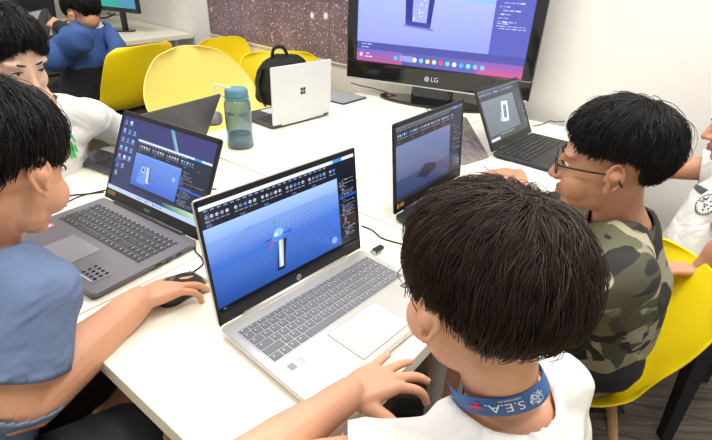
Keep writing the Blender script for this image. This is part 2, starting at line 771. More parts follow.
def hair(root, H, whorl=(0.01, -.045, .11), n_lock=500, per=12, rad=.0006, L=.085, col='17110f', seed=1,
         front=34, side=4, back=-30, fr_end=14, side_end=-4, back_end=-34, lift=.014, messy=.18, voxel_cap=True, name='hair',
         flow=(0, 0, 0), rough=.42, sideburn=0):
    g = np.random.default_rng(seed)
    c0 = np.array((0, -.014, .032))
    rr = np.array((.0765, .0935, .0825))

    def elmin(az, a, b, c):
        # az: 0 front, pi back; a front, b side, c back
        t = np.abs(az) / pi
        f1 = np.clip(t / .42, 0, 1)
        f1 = f1 * f1 * (3 - 2 * f1)
        f2 = np.clip((t - .54) / .22, 0, 1)
        f2 = f2 * f2 * (3 - 2 * f2)
        return a * (1 - f1) + b * f1 * (1 - f2) + c * f2

    def azel(q):
        e = q / rr
        e = e / np.linalg.norm(e, axis=-1, keepdims=True)
        return np.arctan2(e[..., 0], e[..., 1]), np.degrees(np.arcsin(np.clip(e[..., 2], -1, 1)))
    # cap
    nu, nv = 72, 30
    vs, fs = [], []
    for j in range(nv + 1):
        for i in range(nu):
            az = 2 * pi * i / nu - pi
            lo = RD(float(elmin(np.array(az), front, side, back)) - 1)
            el = pi / 2 + (lo - pi / 2) * j / nv
            th = 1.0 + (.085 if j < nv - 3 else .085 * (nv - j) / 3)
            p = c0 + rr * th * np.array((sin(az) * cos(el), cos(az) * cos(el), sin(el)))
            vs.append(H(*p))
    for j in range(nv):
        for i in range(nu):
            i2 = (i + 1) % nu
            fs.append((j * nu + i, j * nu + i2, (j + 1) * nu + i2, (j + 1) * nu + i))
    cap = MB()
    cap.add(vs, fs)
    # lock paths
    w = np.array(whorl) - c0
    w = w / rr
    w /= np.linalg.norm(w)
    gdir = np.array(H.R.transposed() @ Vector((0, 0, -1)))
    roots = []
    while len(roots) < n_lock:
        d = g.normal(size=3)
        d /= np.linalg.norm(d)
        az = math.atan2(d[0], d[1])
        el = math.degrees(math.asin(d[2]))
        if el > elmin(np.array(az), front, side, back) + 1:
            roots.append(d)
    wv = (np.array(whorl) - c0) / rr
    wv /= np.linalg.norm(wv)
    for _ in range(int(n_lock * .07)):
        d = wv + g.normal(size=3) * .16
        roots.append(d / np.linalg.norm(d))
    roots = np.array(roots)
    K = 9
    n = len(roots)
    layer = g.uniform(.15, 1, n)
    path = np.zeros((n, K, 3))
    path[:, 0] = roots * rr * 1.01
    jit = g.normal(size=(n, 3)) * messy
    ln = L * g.uniform(.65, 1.0, n)
    dead = np.zeros(n, bool)
    for k in range(1, K):
        p = path[:, k - 1]
        e = p / rr
        nrm = p / (rr ** 2)
        nrm /= np.linalg.norm(nrm, axis=1, keepdims=True)
        e /= np.linalg.norm(e, axis=1, keepdims=True)
        away = e - w
        away += .35 * np.cross(e, w)
        away = away / (np.linalg.norm(away, axis=1, keepdims=True) + 1e-6)
        far = np.clip(np.linalg.norm(e - w, axis=1) / 1.2, 0, 1)[:, None]
        t = away * (1 - .5 * far) + (gdir * .25 + np.array((0, 0, -.75))) * far * 1.0 + jit * (1.0 if k < 5 else .6) + np.array(flow)
        t -= nrm * (t * nrm).sum(1, keepdims=True)
        t /= np.linalg.norm(t, axis=1, keepdims=True) + 1e-9
        q = p + t * (ln / (K - 1))[:, None]
        az, el = azel(q)
        lim = elmin(az, fr_end, side_end, back_end) + g.normal(size=n) * 2.0 * messy / .18
        s = k / (K - 1)
        prof = 1.03 + (lift * layer / .085) * (math.sin(min(1, s * 1.35) * pi / 2))
        e2 = q / rr
        e2 /= np.linalg.norm(e2, axis=1, keepdims=True)
        # thinner towards the hairline on nape and sides
        thin = np.clip((el - elmin(az, fr_end, side_end, back_end)) / 38, .12, 1)
        q2 = e2 * rr * (1.02 + (prof - 1.02) * thin ** .7)[:, None]
        stop = (el < lim) | dead
        dead = stop
        if k > 1:
            q2[stop] = p[stop] + (p[stop] - path[stop, k - 2]) * .30
        else:
            q2[stop] = p[stop] + (q2[stop] - p[stop]) * .12
        path[:, k] = q2
    C = np.zeros((n, per, K, 3))
    off = g.normal(size=(n, per, 3)) * .0052
    tpar = np.linspace(0, 1, K)
    seg = np.linalg.norm(np.diff(path, axis=1), axis=2)
    qf = np.concatenate([np.zeros((n, 1)), np.cumsum(seg, axis=1)], axis=1) / ln[:, None]
    clump = 1 - .75 * np.clip(qf, 0, 1) ** 1.1
    wob = g.normal(size=(n, per, 3)) * .0011
    C = path[:, None] + off[:, :, None, :] * clump[:, None, :, None] + wob[:, :, None, :] * np.sin(qf * 5)[:, None, :, None]
    C = C.reshape(-1, K, 3)
    # random trim
    trim = g.uniform(.75, 1, len(C))
    base = C[:, :1]
    C = base + (C - base) * (1 - (1 - trim)[:, None, None] * tpar[None, :, None])
    C = C + c0
    M = np.array(H.R) * H.s
    C = C @ M.T + np.array(H.p)
    # 3-sided tubes
    tan = np.gradient(C, axis=1)
    tan /= np.linalg.norm(tan, axis=2, keepdims=True) + 1e-9
    ctr = np.array(H(0, -.012, .02))
    up = C - ctr
    sdv = np.cross(tan, up)
    sdv /= np.linalg.norm(sdv, axis=2, keepdims=True) + 1e-9
    nn = np.cross(sdv, tan)
    r = rad * np.linspace(1.15, .35, K)[None, :, None] * g.uniform(.7, 1.3, (len(C), 1, 1))
    ring = []
    for a in (0, 2 * pi / 3, 4 * pi / 3):
        ring.append(C + (nn * cos(a) + sdv * sin(a)) * r)
    V = np.stack(ring, axis=2).reshape(-1, 3)          # strand, K, 3
    ns = len(C)
    base = (np.arange(ns) * K * 3)[:, None, None] + (np.arange(K - 1) * 3)[None, :, None] + np.array([[0, 1, 2]])[None]
    b2 = base[..., [1, 2, 0]]
    F = np.stack([base, b2, b2 + 3, base + 3], axis=-1).reshape(-1, 4)
    cv = np.array(cap.v)
    cf = np.array(cap.f)
    V2 = np.vstack([V, cv])
    F2 = np.vstack([F, cf + len(V)])
    V2 = V2 - np.array(WL[root.name])
    me = bpy.data.meshes.new(name)
    me.vertices.add(len(V2))
    me.vertices.foreach_set('co', V2.reshape(-1))
    me.loops.add(F2.size)
    me.loops.foreach_set('vertex_index', F2.reshape(-1).astype(np.int32))
    me.polygons.add(len(F2))
    me.polygons.foreach_set('loop_start', np.arange(0, F2.size, 4, dtype=np.int32))
    me.polygons.foreach_set('loop_total', np.full(len(F2), 4, dtype=np.int32))
    me.update()
    me.validate()
    hm = mat('hair_' + col, col, rough, var=.35, vscale=60, spec=.32)
    return link(name, me, hm, root, smooth=True)


def skin(col, name):
    return mat('skin_' + name, col, .48, bump=.12, bscale=380, var=.06, vscale=18, sss=.18)


def cloth_mesh(mb, voxel, root, name, m, wr=(.004, 14), stretch=(1, 1, 1), seed=0.0, cuts=(), thick=.0028, it=6, mask=None):
    me = fuse(mb, voxel, it, .5, name)
    wrinkle(me, wr[0], wr[1], stretch, seed, mask)
    cut(me, list(cuts))
    off = np.array(WL[root.name])
    setv(me, getv(me) - off)
    me.name = name
    return link(name, me, m, root, smooth=True, solid=thick)


def body_mesh(mb, voxel, root, m, it=5, ears=None):
    me = fuse(mb, voxel, it, .5, 'body')
    if ears is not None and ears.v:
        m2 = fuse(ears, .0011, 3, .5, 'fine')
        bm = bmesh.new()
        bm.from_mesh(me)
        bm.from_mesh(m2)
        bm.to_mesh(me)
        bm.free()
        bpy.data.meshes.remove(m2)
        me.polygons.foreach_set('use_smooth', [True] * len(me.polygons))
    setv(me, getv(me) - np.array(WL[root.name]))
    return link('body', me, m, root, smooth=True)


def leg(mb, h, k, a, r=(.075, .052, .034)):
    h, k, a = Vector(h), Vector(k), Vector(a)
    mb.tube([h, h.lerp(k, .5), k, k.lerp(a, .35), a], [r[0], (r[0] + r[1]) / 2, r[1], r[1] * .95, r[2]], 16, smooth=4)


def shoe(mb, a, az):
    a = Vector(a)
    d = Vector((cos(RD(az)), sin(RD(az)), 0))
    s_ = Vector((-d.y, d.x, 0))
    g = Vector((a.x, a.y, 0))
    mb.tube([g - d * .045 + Vector((0, 0, .038)), g + Vector((0, 0, .045)), g + d * .07 + Vector((0, 0, .032)), g + d * .13 + Vector((0, 0, .025))],
            [.030, .034, .038, .030], 14, side=s_, ry=[.036, .043, .030, .022], smooth=3)

# =================================================================== SETTING
WALL = mat('wall_paint', 'e9e6e0', .85, bump=.05, bscale=120, var=.015, vscale=1.5)
WHITE = mat('white_laminate', 'f3eede', .38, bump=.02, bscale=200, var=.012, vscale=2, coat=.15)
EDGE = mat('white_edge_band', 'dcdcda', .5)


def floor_mat():
    m = bpy.data.materials.new('wood_plank_floor')
    m.use_nodes = True
    nt = m.node_tree
    N, Lk = nt.nodes, nt.links
    b = N['Principled BSDF']
    tc = N.new('ShaderNodeTexCoord')
    mp = N.new('ShaderNodeMapping')
    mp.inputs['Rotation'].default_value = (0, 0, RD(15))
    Lk.new(tc.outputs['Object'], mp.inputs['Vector'])
    br = N.new('ShaderNodeTexBrick')
    br.inputs['Scale'].default_value = 1
    br.inputs['Brick Width'].default_value = 1.1
    br.inputs['Row Height'].default_value = .15
    br.inputs['Mortar Size'].default_value = .0025
    br.inputs['Color1'].default_value = lin('7b7068')
    br.inputs['Color2'].default_value = lin('63594f')
    br.inputs['Mortar'].default_value = lin('332d29')
    Lk.new(mp.outputs['Vector'], br.inputs['Vector'])
    mp2 = N.new('ShaderNodeMapping')
    mp2.inputs['Scale'].default_value = (3, 42, 1)
    mp2.inputs['Rotation'].default_value = (0, 0, RD(15))
    Lk.new(tc.outputs['Object'], mp2.inputs['Vector'])
    no = N.new('ShaderNodeTexNoise')
    no.inputs['Scale'].default_value = 1.5
    no.inputs['Detail'].default_value = 6
    no.inputs['Distortion'].default_value = .6
    Lk.new(mp2.outputs['Vector'], no.inputs['Vector'])
    rp = N.new('ShaderNodeValToRGB')
    rp.color_ramp.elements[0].position = .3
    rp.color_ramp.elements[0].color = lin('5c5550')
    rp.color_ramp.elements[1].position = .7
    rp.color_ramp.elements[1].color = lin('ffffff')
    Lk.new(no.outputs['Fac'], rp.inputs['Fac'])
    mx = N.new('ShaderNodeMix')
    mx.data_type = 'RGBA'
    mx.blend_type = 'MULTIPLY'
    mx.inputs[0].default_value = .75
    Lk.new(br.outputs['Color'], mx.inputs[6])
    Lk.new(rp.outputs['Color'], mx.inputs[7])
    Lk.new(mx.outputs[2], b.inputs['Base Color'])
    b.inputs['Roughness'].default_value = .42
    return m


fl = MB().box((-1.4, 2.9, -.05), (10.5, 10.5, .1))
struct('floor', fl, floor_mat())
ce = MB().box((-1.4, 2.9, 2.75), (10.5, 10.5, .1))
struct('ceiling', ce, mat('ceiling_paint', 'f2f1ee', .9))
# back wall runs behind the tables, television, poster and far desk
wl = MB()
A0 = W0 + WD * 3.2
A1 = W0 - WD * 6.8
th = -WN * .1
wl.prism([(A0.x, A0.y), (A1.x, A1.y), (A1.x + th.x, A1.y + th.y), (A0.x + th.x, A0.y + th.y)], 0, 2.7)
struct('wall_back', wl, WALL)
wl = MB()
P = A1 + WN * 0
Q = P + WN * 3.5
wl.prism([(P.x, P.y), (Q.x, Q.y), (Q.x - WD.x * .1, Q.y - WD.y * .1), (P.x - WD.x * .1, P.y - WD.y * .1)], 0, 2.7)
struct('wall_left', wl, WALL)
bb = MB()
c_ = (A0 + A1) / 2 + WN * .006
Mw = Matrix.Rotation(RD(-44.5), 3, 'Z')
bb.box((c_.x, c_.y, .04), (9.9, .012, .08), Mw)
struct('baseboard_back', bb, mat('baseboard', 'cfcdc8', .6))

# poster -----------------------------------------------------------
def poster_mat():
    m = bpy.data.materials.new('starfield_print')
    m.use_nodes = True
    nt = m.node_tree
    N, Lk = nt.nodes, nt.links
    b = N['Principled BSDF']
    b.inputs['Roughness'].default_value = .45
    tc = N.new('ShaderNodeTexCoord')
    prev = None

    def ramp(src, stops):
        r = N.new('ShaderNodeValToRGB')
        els = r.color_ramp.elements
        while len(els) < len(stops):
            els.new(.5)
        for e, (p, c) in zip(els, stops):
            e.position = p
            e.color = c
        Lk.new(src, r.inputs['Fac'])
        return r.outputs['Color']

    def mix(kind, a, b_, f=1.0):
        x = N.new('ShaderNodeMix')
        x.data_type = 'RGBA'
        x.blend_type = kind
        x.inputs[0].default_value = f
        Lk.new(a, x.inputs[6])
        Lk.new(b_, x.inputs[7])
        return x.outputs[2]
    no = N.new('ShaderNodeTexNoise')
    no.inputs['Scale'].default_value = 3.2
    no.inputs['Detail'].default_value = 6
    Lk.new(tc.outputs['Object'], no.inputs['Vector'])
    base = ramp(no.outputs['Fac'], [(.3, lin('5d4850')), (.55, lin('7b646b')), (.75, lin('98828a'))])
    for sc_, r0, r1, cc in ((26, .07, .16, 'fff6f0'), (60, .14, .28, 'e6d6da'), (6, .05, .16, 'ffffff'), (150, .12, .25, 'b8a2aa')):
        v = N.new('ShaderNodeTexVoronoi')
        v.inputs['Scale'].default_value = sc_
        Lk.new(tc.outputs['Object'], v.inputs['Vector'])
        st = ramp(v.outputs['Distance'], [(r0, lin(cc)), (r1, (0, 0, 0, 1))])
        base = mix('ADD', base, st, .85)
    Lk.new(base, b.inputs['Base Color'])
    return m


p_l = onwall(208, 0, .005)
p_bl = onwall(211, 32, .005)
p_br = onwall(346, 65, .005)
zb = (p_bl.z + p_br.z) / 2
s0 = (p_bl - W0).dot(WD)
s1 = s0 + 1.95
zt = zb + 1.0
POST = thing('starfield_poster', 'large plum brown poster of scattered white stars on the wall left of the television', 'poster', tuple(W0 + WD * s0 + Vector((0, 0, zb))))
mb = MB()
for i in range(4):
    for j in range(3):
        a = s0 + (s1 - s0) * (i + .5) / 4
        z = zb + (zt - zb) * (j + .5) / 3
        p = W0 + WD * a + WN * .006
        mb.box((p.x, p.y, z), ((s1 - s0) / 4 - .003, .008, (zt - zb) / 3 - .003), Mw)
part('printed_panel', mb, poster_mat(), POST)
mb = MB()
for z in (zb - .008,):
    p = W0 + WD * (s0 + s1) / 2 + WN * .007
    mb.box((p.x, p.y, z), (s1 - s0 + .02, .012, .012), Mw)
p = W0 + WD * (s0 - .006) + WN * .007
mb.box((p.x, p.y, (zb + zt) / 2), (.012, .012, zt - zb + .02), Mw)
part('border_trim', mb, mat('poster_trim', 'e4e1da', .5), POST)

# tables -----------------------------------------------------------
Mt = Matrix.Rotation(PHI, 3, 'Z')


def table(a0, a1, b0, b1, label, group=None):
    c = tab((a0 + a1) / 2, (b0 + b1) / 2)
    t = thing('table', label, 'table', (c.x, c.y, 0), PHI, group)
    w, d = a1 - a0 - .005, b1 - b0 - .005
    m = MB().box((0, 0, T - .017), (w, d, .034))
    link('tabletop', m.mesh('tabletop'), WHITE, t, bevel=.002)
    for sx in (-1, 1):
        for sy in (-1, 1):
            m = MB()
            m.lathe([(.02, .0), (.022, .02), (.02, .025), (.02, T - .04), (.035, T - .04), (.035, T - .0345)], (sx * (w / 2 - .07), sy * (d / 2 - .07), 0), 20)
            link('leg', m.mesh('leg'), mat('white_metal', 'dddcd8', .35), t, smooth=True).data.polygons.foreach_set('use_smooth', [True] * len(m.f))
    return t


table(-.775, -.255, .185, .86, 'white table at the front corner, under the open silver laptop')
table(-1.45, -.775, .185, .86, 'white table at the left, under the dark grey laptop with printed stickers')
table(-.775, -.255, .86, 2.04, 'white table under the black laptops on the right, reaching the wall')
table(-1.45, -.775, .86, 2.04, 'white table under the blue bottle and the closed-back silver laptop')

# far desk
e0 = Vector((cos(RD(58)), sin(RD(58)), 0))
pc = onz(197.5, 33.5, T)
pc.z = 0
pc = pc + WN * (.012 - (pc - W0).dot(WN))
dk = thing('desk', 'long white desk by the left wall under the far monitors', 'desk', tuple(pc), RD(-44.5))
Rl = Matrix.Rotation(RD(44.5), 3, 'Z')


def dl(p):
    return Rl @ (p - pc)


poly = [dl(p) for p in (pc, pc - WD * 1.75, pc - WD * 1.75 - e0 * 1.5, pc - e0 * 1.55)]
m = MB()
m.prism([(p.x, p.y) for p in poly], T - .034, T)
link('tabletop', m.mesh('tabletop'), WHITE, dk, bevel=.002)
for (a, b) in ((.10, .14), (.12, 1.42), (1.6, .12), (1.6, 1.40)):
    p = dl(pc - WD * a - e0 * b)
    m = MB().lathe([(.024, 0), (.024, T - .04), (.04, T - .04), (.04, T - .0345)], (p.x, p.y, 0), 18)
    link('leg', m.mesh('leg'), mat('white_metal', 'dddcd8', .35), dk, smooth=True)

# television -------------------------------------------------------
UI = {}


def poly_screen(items, place, mats, name, parent, z0=.0, dz=.00012, zs=.000012):
    """items: list of (polygon [(u,v)...], colour or list of colours); place(u,v,n) -> local point"""
    vs, fs, cs = [], [], []
    for k, (pl, c) in enumerate(items):
        o = len(vs)
        for (u, v) in pl:
            vs.append(place(u, v, z0 + dz * min(k, 3) + zs * k))
        fs.append(tuple(range(o, o + len(pl))))
        if isinstance(c, list):
            cs += [lin(x) for x in c]
        else:
            cs += [lin(c)] * len(pl)
    me = bpy.data.meshes.new(name)
    me.from_pydata([tuple(v) for v in vs], [], fs)
    at_ = me.color_attributes.new('Col', 'FLOAT_COLOR', 'POINT')
    for i, c in enumerate(cs):
        at_.data[i].color = c
    o = link(name, me, mats, parent)
    return o


def R4(u0, v0, u1, v1):
    return [(u0, v0), (u1, v0), (u1, v1), (u0, v1)]


def circ(u, v, r, asp=1.6, n=14, a0=0):
    return [(u + r * cos(2 * pi * k / n + a0), v + r * asp * sin(2 * pi * k / n + a0)) for k in range(n)]


def line2(u0, v0, u1, v1, w):
    dx, dy = u1 - u0, v1 - v0
    l = math.hypot(dx, dy)
    nx, ny = -dy / l * w / 2, dx / l * w / 2
    return [(u0 - nx, v0 - ny), (u1 - nx, v1 - ny), (u1 + nx, v1 + ny), (u0 + nx, v0 + ny)]


def textrows(items, u0, u1, v0, v1, rows, cols, seed, h=.35):
    g = random.Random(seed)
    for i in range(rows):
        v = v1 - (v1 - v0) * (i + .5) / rows
        dv = (v1 - v0) / rows * h
        u = u0 + g.choice((0, .012, .022))
        while u < u1 - .015:
            l = g.uniform(.010, .028)
            if u + l > u1:
                break
            items.append((R4(u, v - dv / 2, u + l, v + dv / 2), g.choice(cols)))
            u += l + .006
            if g.random() < .25:
                break


def grid_lines(items, u0, u1, v0, v1, col, n=16, hz=None, w=.0012):
    """perspective floor grid of the modelling viewport"""
    hz = hz or v1 + (v1 - v0) * .25
    cu = (u0 + u1) / 2 + .1
    for i in range(-n, n + 1):
        # line from a vanishing point to the bottom edge
        bu = cu + i * (u1 - u0) / n * 1.4
        vx, vy = cu - .05, hz
        t1 = (vy - v1) / (vy - v0)
        a = (vx + (bu - vx) * t1, v1)
        b = (bu, v0)
        # clip in u
        pts = []
        for t in np.linspace(0, 1, 30):
            x = a[0] + (b[0] - a[0]) * t
            y = a[1] + (b[1] - a[1]) * t
            if u0 < x < u1:
                pts.append((x, y))
        if len(pts) > 1:
            items.append((line2(*pts[0], *pts[-1], w), col))
    for i in range(14):
        t = (1 / (1 + i * .28))
        y = hz - (hz - v0) * t
        if v0 < y < v1:
            items.append((line2(u0, y, u1, y, w * 1.2), col))


def ribbon(items, u0, u1, v0, v1, bg='1c2233', seed=1, top='dfe8fb'):
    h = v1 - v0
    items.append((R4(u0, v0, u1, v1), bg))
    items.append((R4(u0, v1 - h * .17, u1, v1), top))
    g = random.Random(seed)
    u = u0 + .02
    while u < u1 - .24:
        items.append((R4(u, v1 - h * .27, u + .02, v1 - h * .22), '8f99b5'))
        u += .035
    items.append((R4(u1 - .17, v1 - h * .17, u1 - .10, v1), '2f8fe8'))
    u = u0 + .03
    k = 0
    while u < u1 - .16:
        r = .0085
        items.append((circ(u, v0 + h * .48, r, 1.7), g.choice(('c9d3ea', 'aab6d2', 'dfe6f5', '7d8db0', 'c9d3ea', '39a0ff'))))
        items.append((circ(u + .002, v0 + h * .47, r * .45, 1.7), bg))
        items.append((R4(u - .010, v0 + h * .27, u + .010, v0 + h * .32), '7f8aa5'))
        u += .027
        k += 1
        if k % 5 == 0:
            u += .02
    for a in (.02, .2, .34, .52, .66):
        items.append((R4(u0 + a, v0 + h * .08, u0 + a + .03, v0 + h * .13), '69738d'))


def ui_hp():
    it = [(R4(0, 0, 1, 1), '10131d')]
    vt, vr, vb = .80, .855, .055
    it.append((R4(0, vb, vr, vt), ['1a3f8f', '2450a8', '8fb4f2', 'a9c9f6']))
    it.append((R4(0, vb, vr, vb + .38), ['17408f', '2a5ab4', '3f74cf', '3568c4']))
    it.append((R4(0, vb + .38, vr, vt), ['3568c4', '3f74cf', 'a6c4f6', '9dbef5']))
    grid_lines(it, 0, vr, vb, vb + .62, '2f61bd', 15, vt + .04, .0016)
    ribbon(it, 0, 1, vt, 1, '171b2a', 3)
    for i in range(6):
        it.append((R4(.02, .83 + i * .018, .045, .836 + i * .018), '6f7a95'))
    textrows(it, vr + .01, .99, .10, .77, 34, ('8b94a8', '6a7388', 'b5bccb'), 5)
    it.append((R4(vr + .004, .565, .996, .59), '2353b5'))
    it.append((R4(vr, vb, vr + .003, vt), '2a3044'))
    it.append((R4(0, 0, 1, .022), '0a0c14'))
    textrows(it, .02, .16, .025, .05, 1, ('7d879c',), 8)
    # little sword with gizmo handles
    it.append((line2(.385, .52, .385, .66, .006), '36a85c'))
    it.append((line2(.388, .13, .422, .43, .052), '0f1626'))
    it.append((line2(.392, .16, .410, .43, .030), 'aebfe0'))
    it.append((line2(.394, .16, .404, .43, .010), 'eaf2ff'))
    it.append((line2(.31, .475, .48, .485, .010), '1d3f8c'))
    it.append((circ(.392, .485, .040, 1.5), '4b86e8'))
    it.append((circ(.402, .515, .030, 1.3), '8fbcff'))
    it.append((circ(.383, .50, .014, 1.5), 'c4dcff'))
    it.append((circ(.352, .43, .010, 1.6), 'c6405c'))
    it.append((line2(.355, .425, .33, .39, .007), 'c6405c'))
    it.append((circ(.475, .482, .012, 1.6), '2b58c8'))
    it.append((circ(.79, .15, .022, 1.7), '7ba7ea'))
    return it


def ui_desktop():
    it = [(R4(0, 0, 1, 1), ['252b55', '1a2b57', '3b3a78', '2a2f66'])]
    it.append(([(.53, 1), (.57, 1), (.66, .76), (.63, .74)], ['4f7fa0', '6fa6b4', '9fd0cf', '3c5e90']))
    it.append(([(.60, .10), (.97, .13), (.99, .0), (.72, .0)], ['2f6b66', 'cfe7c4', '89c7a3', '2a5560']))
    it.append(([(0, .36), (.16, .45), (.22, .52), (.15, .50), (0, .40)], ['394e8e'] * 5))
    g = random.Random(4)
    for i in range(7):
        for j in range(3):
            if (j == 2 and i in (0, 5, 6)) or (j == 1 and i > 5):
                continue
            u, v = .045 + j * .06, .93 - i * .115
            it.append((R4(u - .014, v - .02, u + .014, v + .02), g.choice(('6db3ea', '3d6fd0', 'c3d3ee', '4b90d9', '8a9bd0', '3e8bd4'))))
            it.append((R4(u - .018, v - .038, u + .018, v - .029), '9aa7cf'))
    # window
    it.append((R4(.225, .12, 1, .76), '1b2034'))
    ribbon(it, .225, 1, .60, .76, '1d2338', 9, 'cbd8f4')
    it.append((R4(.235, .17, .735, .585), ['3a5fc0', '4066c6', '6f96e4', '6a90e0']))
    grid_lines(it, .235, .735, .17, .56, '3a5cb8', 12, .75, .0016)
    it.append((R4(.30, .22, .40, .40), ['5f8ee6', '5f8ee6', '6f9cf0', '4f7fe0']))
    it.append((line2(.42, .25, .405, .45, .035), 'c2cbdc'))
    it.append((line2(.435, .27, .42, .46, .012), '4a5570'))
    it.append((R4(.33, .36, .375, .44), 'a9b4cc'))
    it.append((circ(.352, .40, .012, 1.5), '39486c'))
    it.append((circ(.68, .42, .018, 1.6), '8fb0f0'))
    textrows(it, .745, .99, .15, .57, 20, ('6d7690', '8d96ad'), 11)
    it.append((R4(.74, .345, 1, .365), '2a5bd0'))
    it.append((R4(0, 0, 1, .055), 'b8c4ea'))
    for i in range(11):
        it.append((R4(.36 + i * .028, .014, .376 + i * .028, .042), g.choice(('3d7be0', 'e8b64a', '4aa0e6', '6a7090', 'd05a6a', '2f9f8f'))))
    # little recorder badge, bottom left
    return it


def ui_dim(kind):
    it = [(R4(0, 0, 1, 1), '262b3a')]
    if kind == 'mid':
        it.append((R4(0, .05, .80, .76), ['3c4a70', '414f78', '6a7aa6', '6d7ca6']))
        it.append((R4(.0, .05, .8, .30), ['303c60', '36436a', '414f78', '3c4a70']))
        it.append(([(.28, .22), (.42, .15), (.60, .22), (.55, .31), (.42, .35)], '1f2740'))
        it.append(([(.28, .22), (.42, .35), (.40, .36), (.30, .27)], '3a4668'))
        it.append(([(.40, .36), (.52, .40), (.55, .36), (.55, .31), (.42, .35)], '54618a'))
        ribbon(it, 0, 1, .78, 1, '20242f', 5, '5a6278')
    else:
        it[0] = (R4(0, 0, 1, 1), '3a3f47')
        it.append((R4(.03, .13, .80, .80), ['67717d', '6a747f', '7c8792', '7a858f']))
        grid_lines(it, .03, .80, .13, .7, '5f6975', 9, .95, .0016)
        ribbon(it, 0, 1, .84, 1, '30343c', 6, '5b626c')
        it.append((line2(.40, .33, .47, .68, .045), 'dfe6ea'))
        it.append((line2(.52, .32, .585, .66, .04), 'e6ecef'))
        it.append((line2(.385, .35, .54, .33, .07), 'd6dee2'))
        it.append((line2(.455, .67, .60, .64, .07), 'eef2f4'))
        it.append((line2(.33, .36, .40, .37, .06), 'b7c2ca'))
        it.append((line2(.35, .36, .39, .50, .02), 'b7c2ca'))
        it.append((R4(.02, .03, .22, .08), 'dfe8ee'))
        it.append((R4(0, .0, 1, .02), '23262c'))
        it.append((R4(.25, .09, .6, .11), '8d969f'))
    textrows(it, .83, .99, .12, .74, 22, ('6d7690', '8d96ad', '545c70'), 21)
    return it


def ui_tv():
    it = [(R4(0, 0, 1, 1), '7f86cf')]
    it.append((R4(0, .18, .80, .62), ['8f98de', '8b94dc', 'a3b0ea', '9eacec']))
    # sky above a curved horizon
    hp = [(0, .62)] + [(x, .62 + .03 * sin(x * 2.2) - .10 * max(0, x - .3)) for x in np.linspace(.02, .80, 12)]
    it.append((hp + [(.80, 1), (0, 1)], ['86b4ec'] * (len(hp)) + ['8cc4f4', '93c8f6']))
    for i in range(9):
        for j in range(40):
            pass
    it.append(([(.28, 1), (.305, .375), (.455, .355), (.485, 1)], '2a2f86'))
    it.append(([(.335, 1), (.345, .40), (.43, .39), (.445, 1)], '9aa4dc'))
    it.append(([(.305, .375), (.455, .355), (.45, .40), (.31, .41)], '383d98'))
    g = random.Random(2)
    for i in range(14):
        it.append((circ(.35 + g.random() * .075, .42 + g.random() * .24, .0035, 1.7, 8), 'eef2ff'))
    it.append(([(.285, .36), (.48, .335), (.47, .355), (.30, .375)], '7277c4'))
    it.append((R4(.80, .12, 1, 1), '565bb0'))
    textrows(it, .82, .95, .45, 1, 18, ('a9b0e6', '8d95d6', 'c8cdf2'), 31)
    textrows(it, .82, .98, .40, .46, 3, ('a9b0e6', 'c8cdf2'), 32)
    it.append((R4(0, .11, 1, .185), '4a4c9c'))
    textrows(it, .01, .10, .12, .18, 2, ('a9b0e6',), 33)
    it.append((R4(0, 0, 1, .115), ['a8568e', 'c8508a', '7a5cae', '6a60b4']))
    it.append((R4(.3, 0, .75, .115), ['4f5098', '5c5aa4', '5f62b0', '5458a6']))
    it.append((circ(.03, .06, .012, 1.7), 'f2b8c0'))
    textrows(it, .045, .11, .03, .09, 2, ('e6d6ea',), 35)
    cols = ['52b4ff', None, None, 'f6f8fd', '7bc6ff', 'ffd35c', 'c7d2ee', 'e8506a', '59d0c0', 'f0e8ff', '4aa6f0', '6fe0ff', '7fb6ff', '58c8ea']
    for i, c in enumerate(cols):
        if c:
            it.append((circ(.26 + i * .040, .06, .013, 1.7, 10), c))
    it.append((R4(.285, .035, .37, .09), '8e92cc'))
    return it


ZB = .075
tl = onz(347, 77, T + ZB)
tr = onz(528.4, 102.4, T + ZB)
tvw = (tr - tl).length
yaw = math.atan2(tr.y - tl.y, tr.x - tl.x)
cm = (tl + tr) / 2
tv = thing('television', 'large black flat television on a glossy stand, showing a purple modelling program', 'television', (cm.x, cm.y, T), yaw)
BLK = mat('gloss_black', '08090c', .12, coat=.5)
DBLK = mat('dark_plastic', '111215', .45)
tvh = .60
m = MB()
# bezel ring with lower chin (local x right, y back, z up)
bz, ch = .047, .088
x0, x1 = -tvw / 2, tvw / 2
m.box((0, .012, ZB + ch / 2), (tvw, .04, ch))
m.box((0, .012, ZB + tvh - bz / 2), (tvw, .04, bz))
for s_ in (-1, 1):
    m.box((s_ * (tvw / 2 - bz / 2), .012, ZB + (tvh + ch - bz) / 2), (bz, .04, tvh - ch - bz))
link('bezel', m.mesh('bezel'), BLK, tv, bevel=.006)
m = MB().box((0, .042, ZB + tvh / 2), (tvw - .06, .03, tvh - .06))
m.box((0, .016, ZB + tvh / 2), (tvw - .09, .012, tvh - .12))
link('rear_housing', m.mesh('rear_housing'), DBLK, tv, bevel=.008)
sw, sh_ = tvw - 2 * bz, tvh - bz - ch
o = poly_screen(ui_tv(), lambda u, v, n: (-sw / 2 + u * sw, .0085 - n, ZB + ch + v * sh_), screen_mat('tv_screen', 1.15, '0a0a14', .25), 'screen', tv)
m = MB().box((0, -.009, ZB + .004), (tvw - .01, .006, .006))
link('lower_trim', m.mesh('lower_trim'), mat('silver_strip', 'c9ccd2', .25, metal=.6), tv, bevel=.002)['label'] = 'thin silver lower trim'
m = MB()
vs, fs = text_mb('LG', .030)
Mx = Matrix(((1, 0, 0), (0, 0, -1), (0, 1, 0)))
m.add([Mx @ v + Vector((.016, -.0085, ZB + .042)) for v in vs], fs)
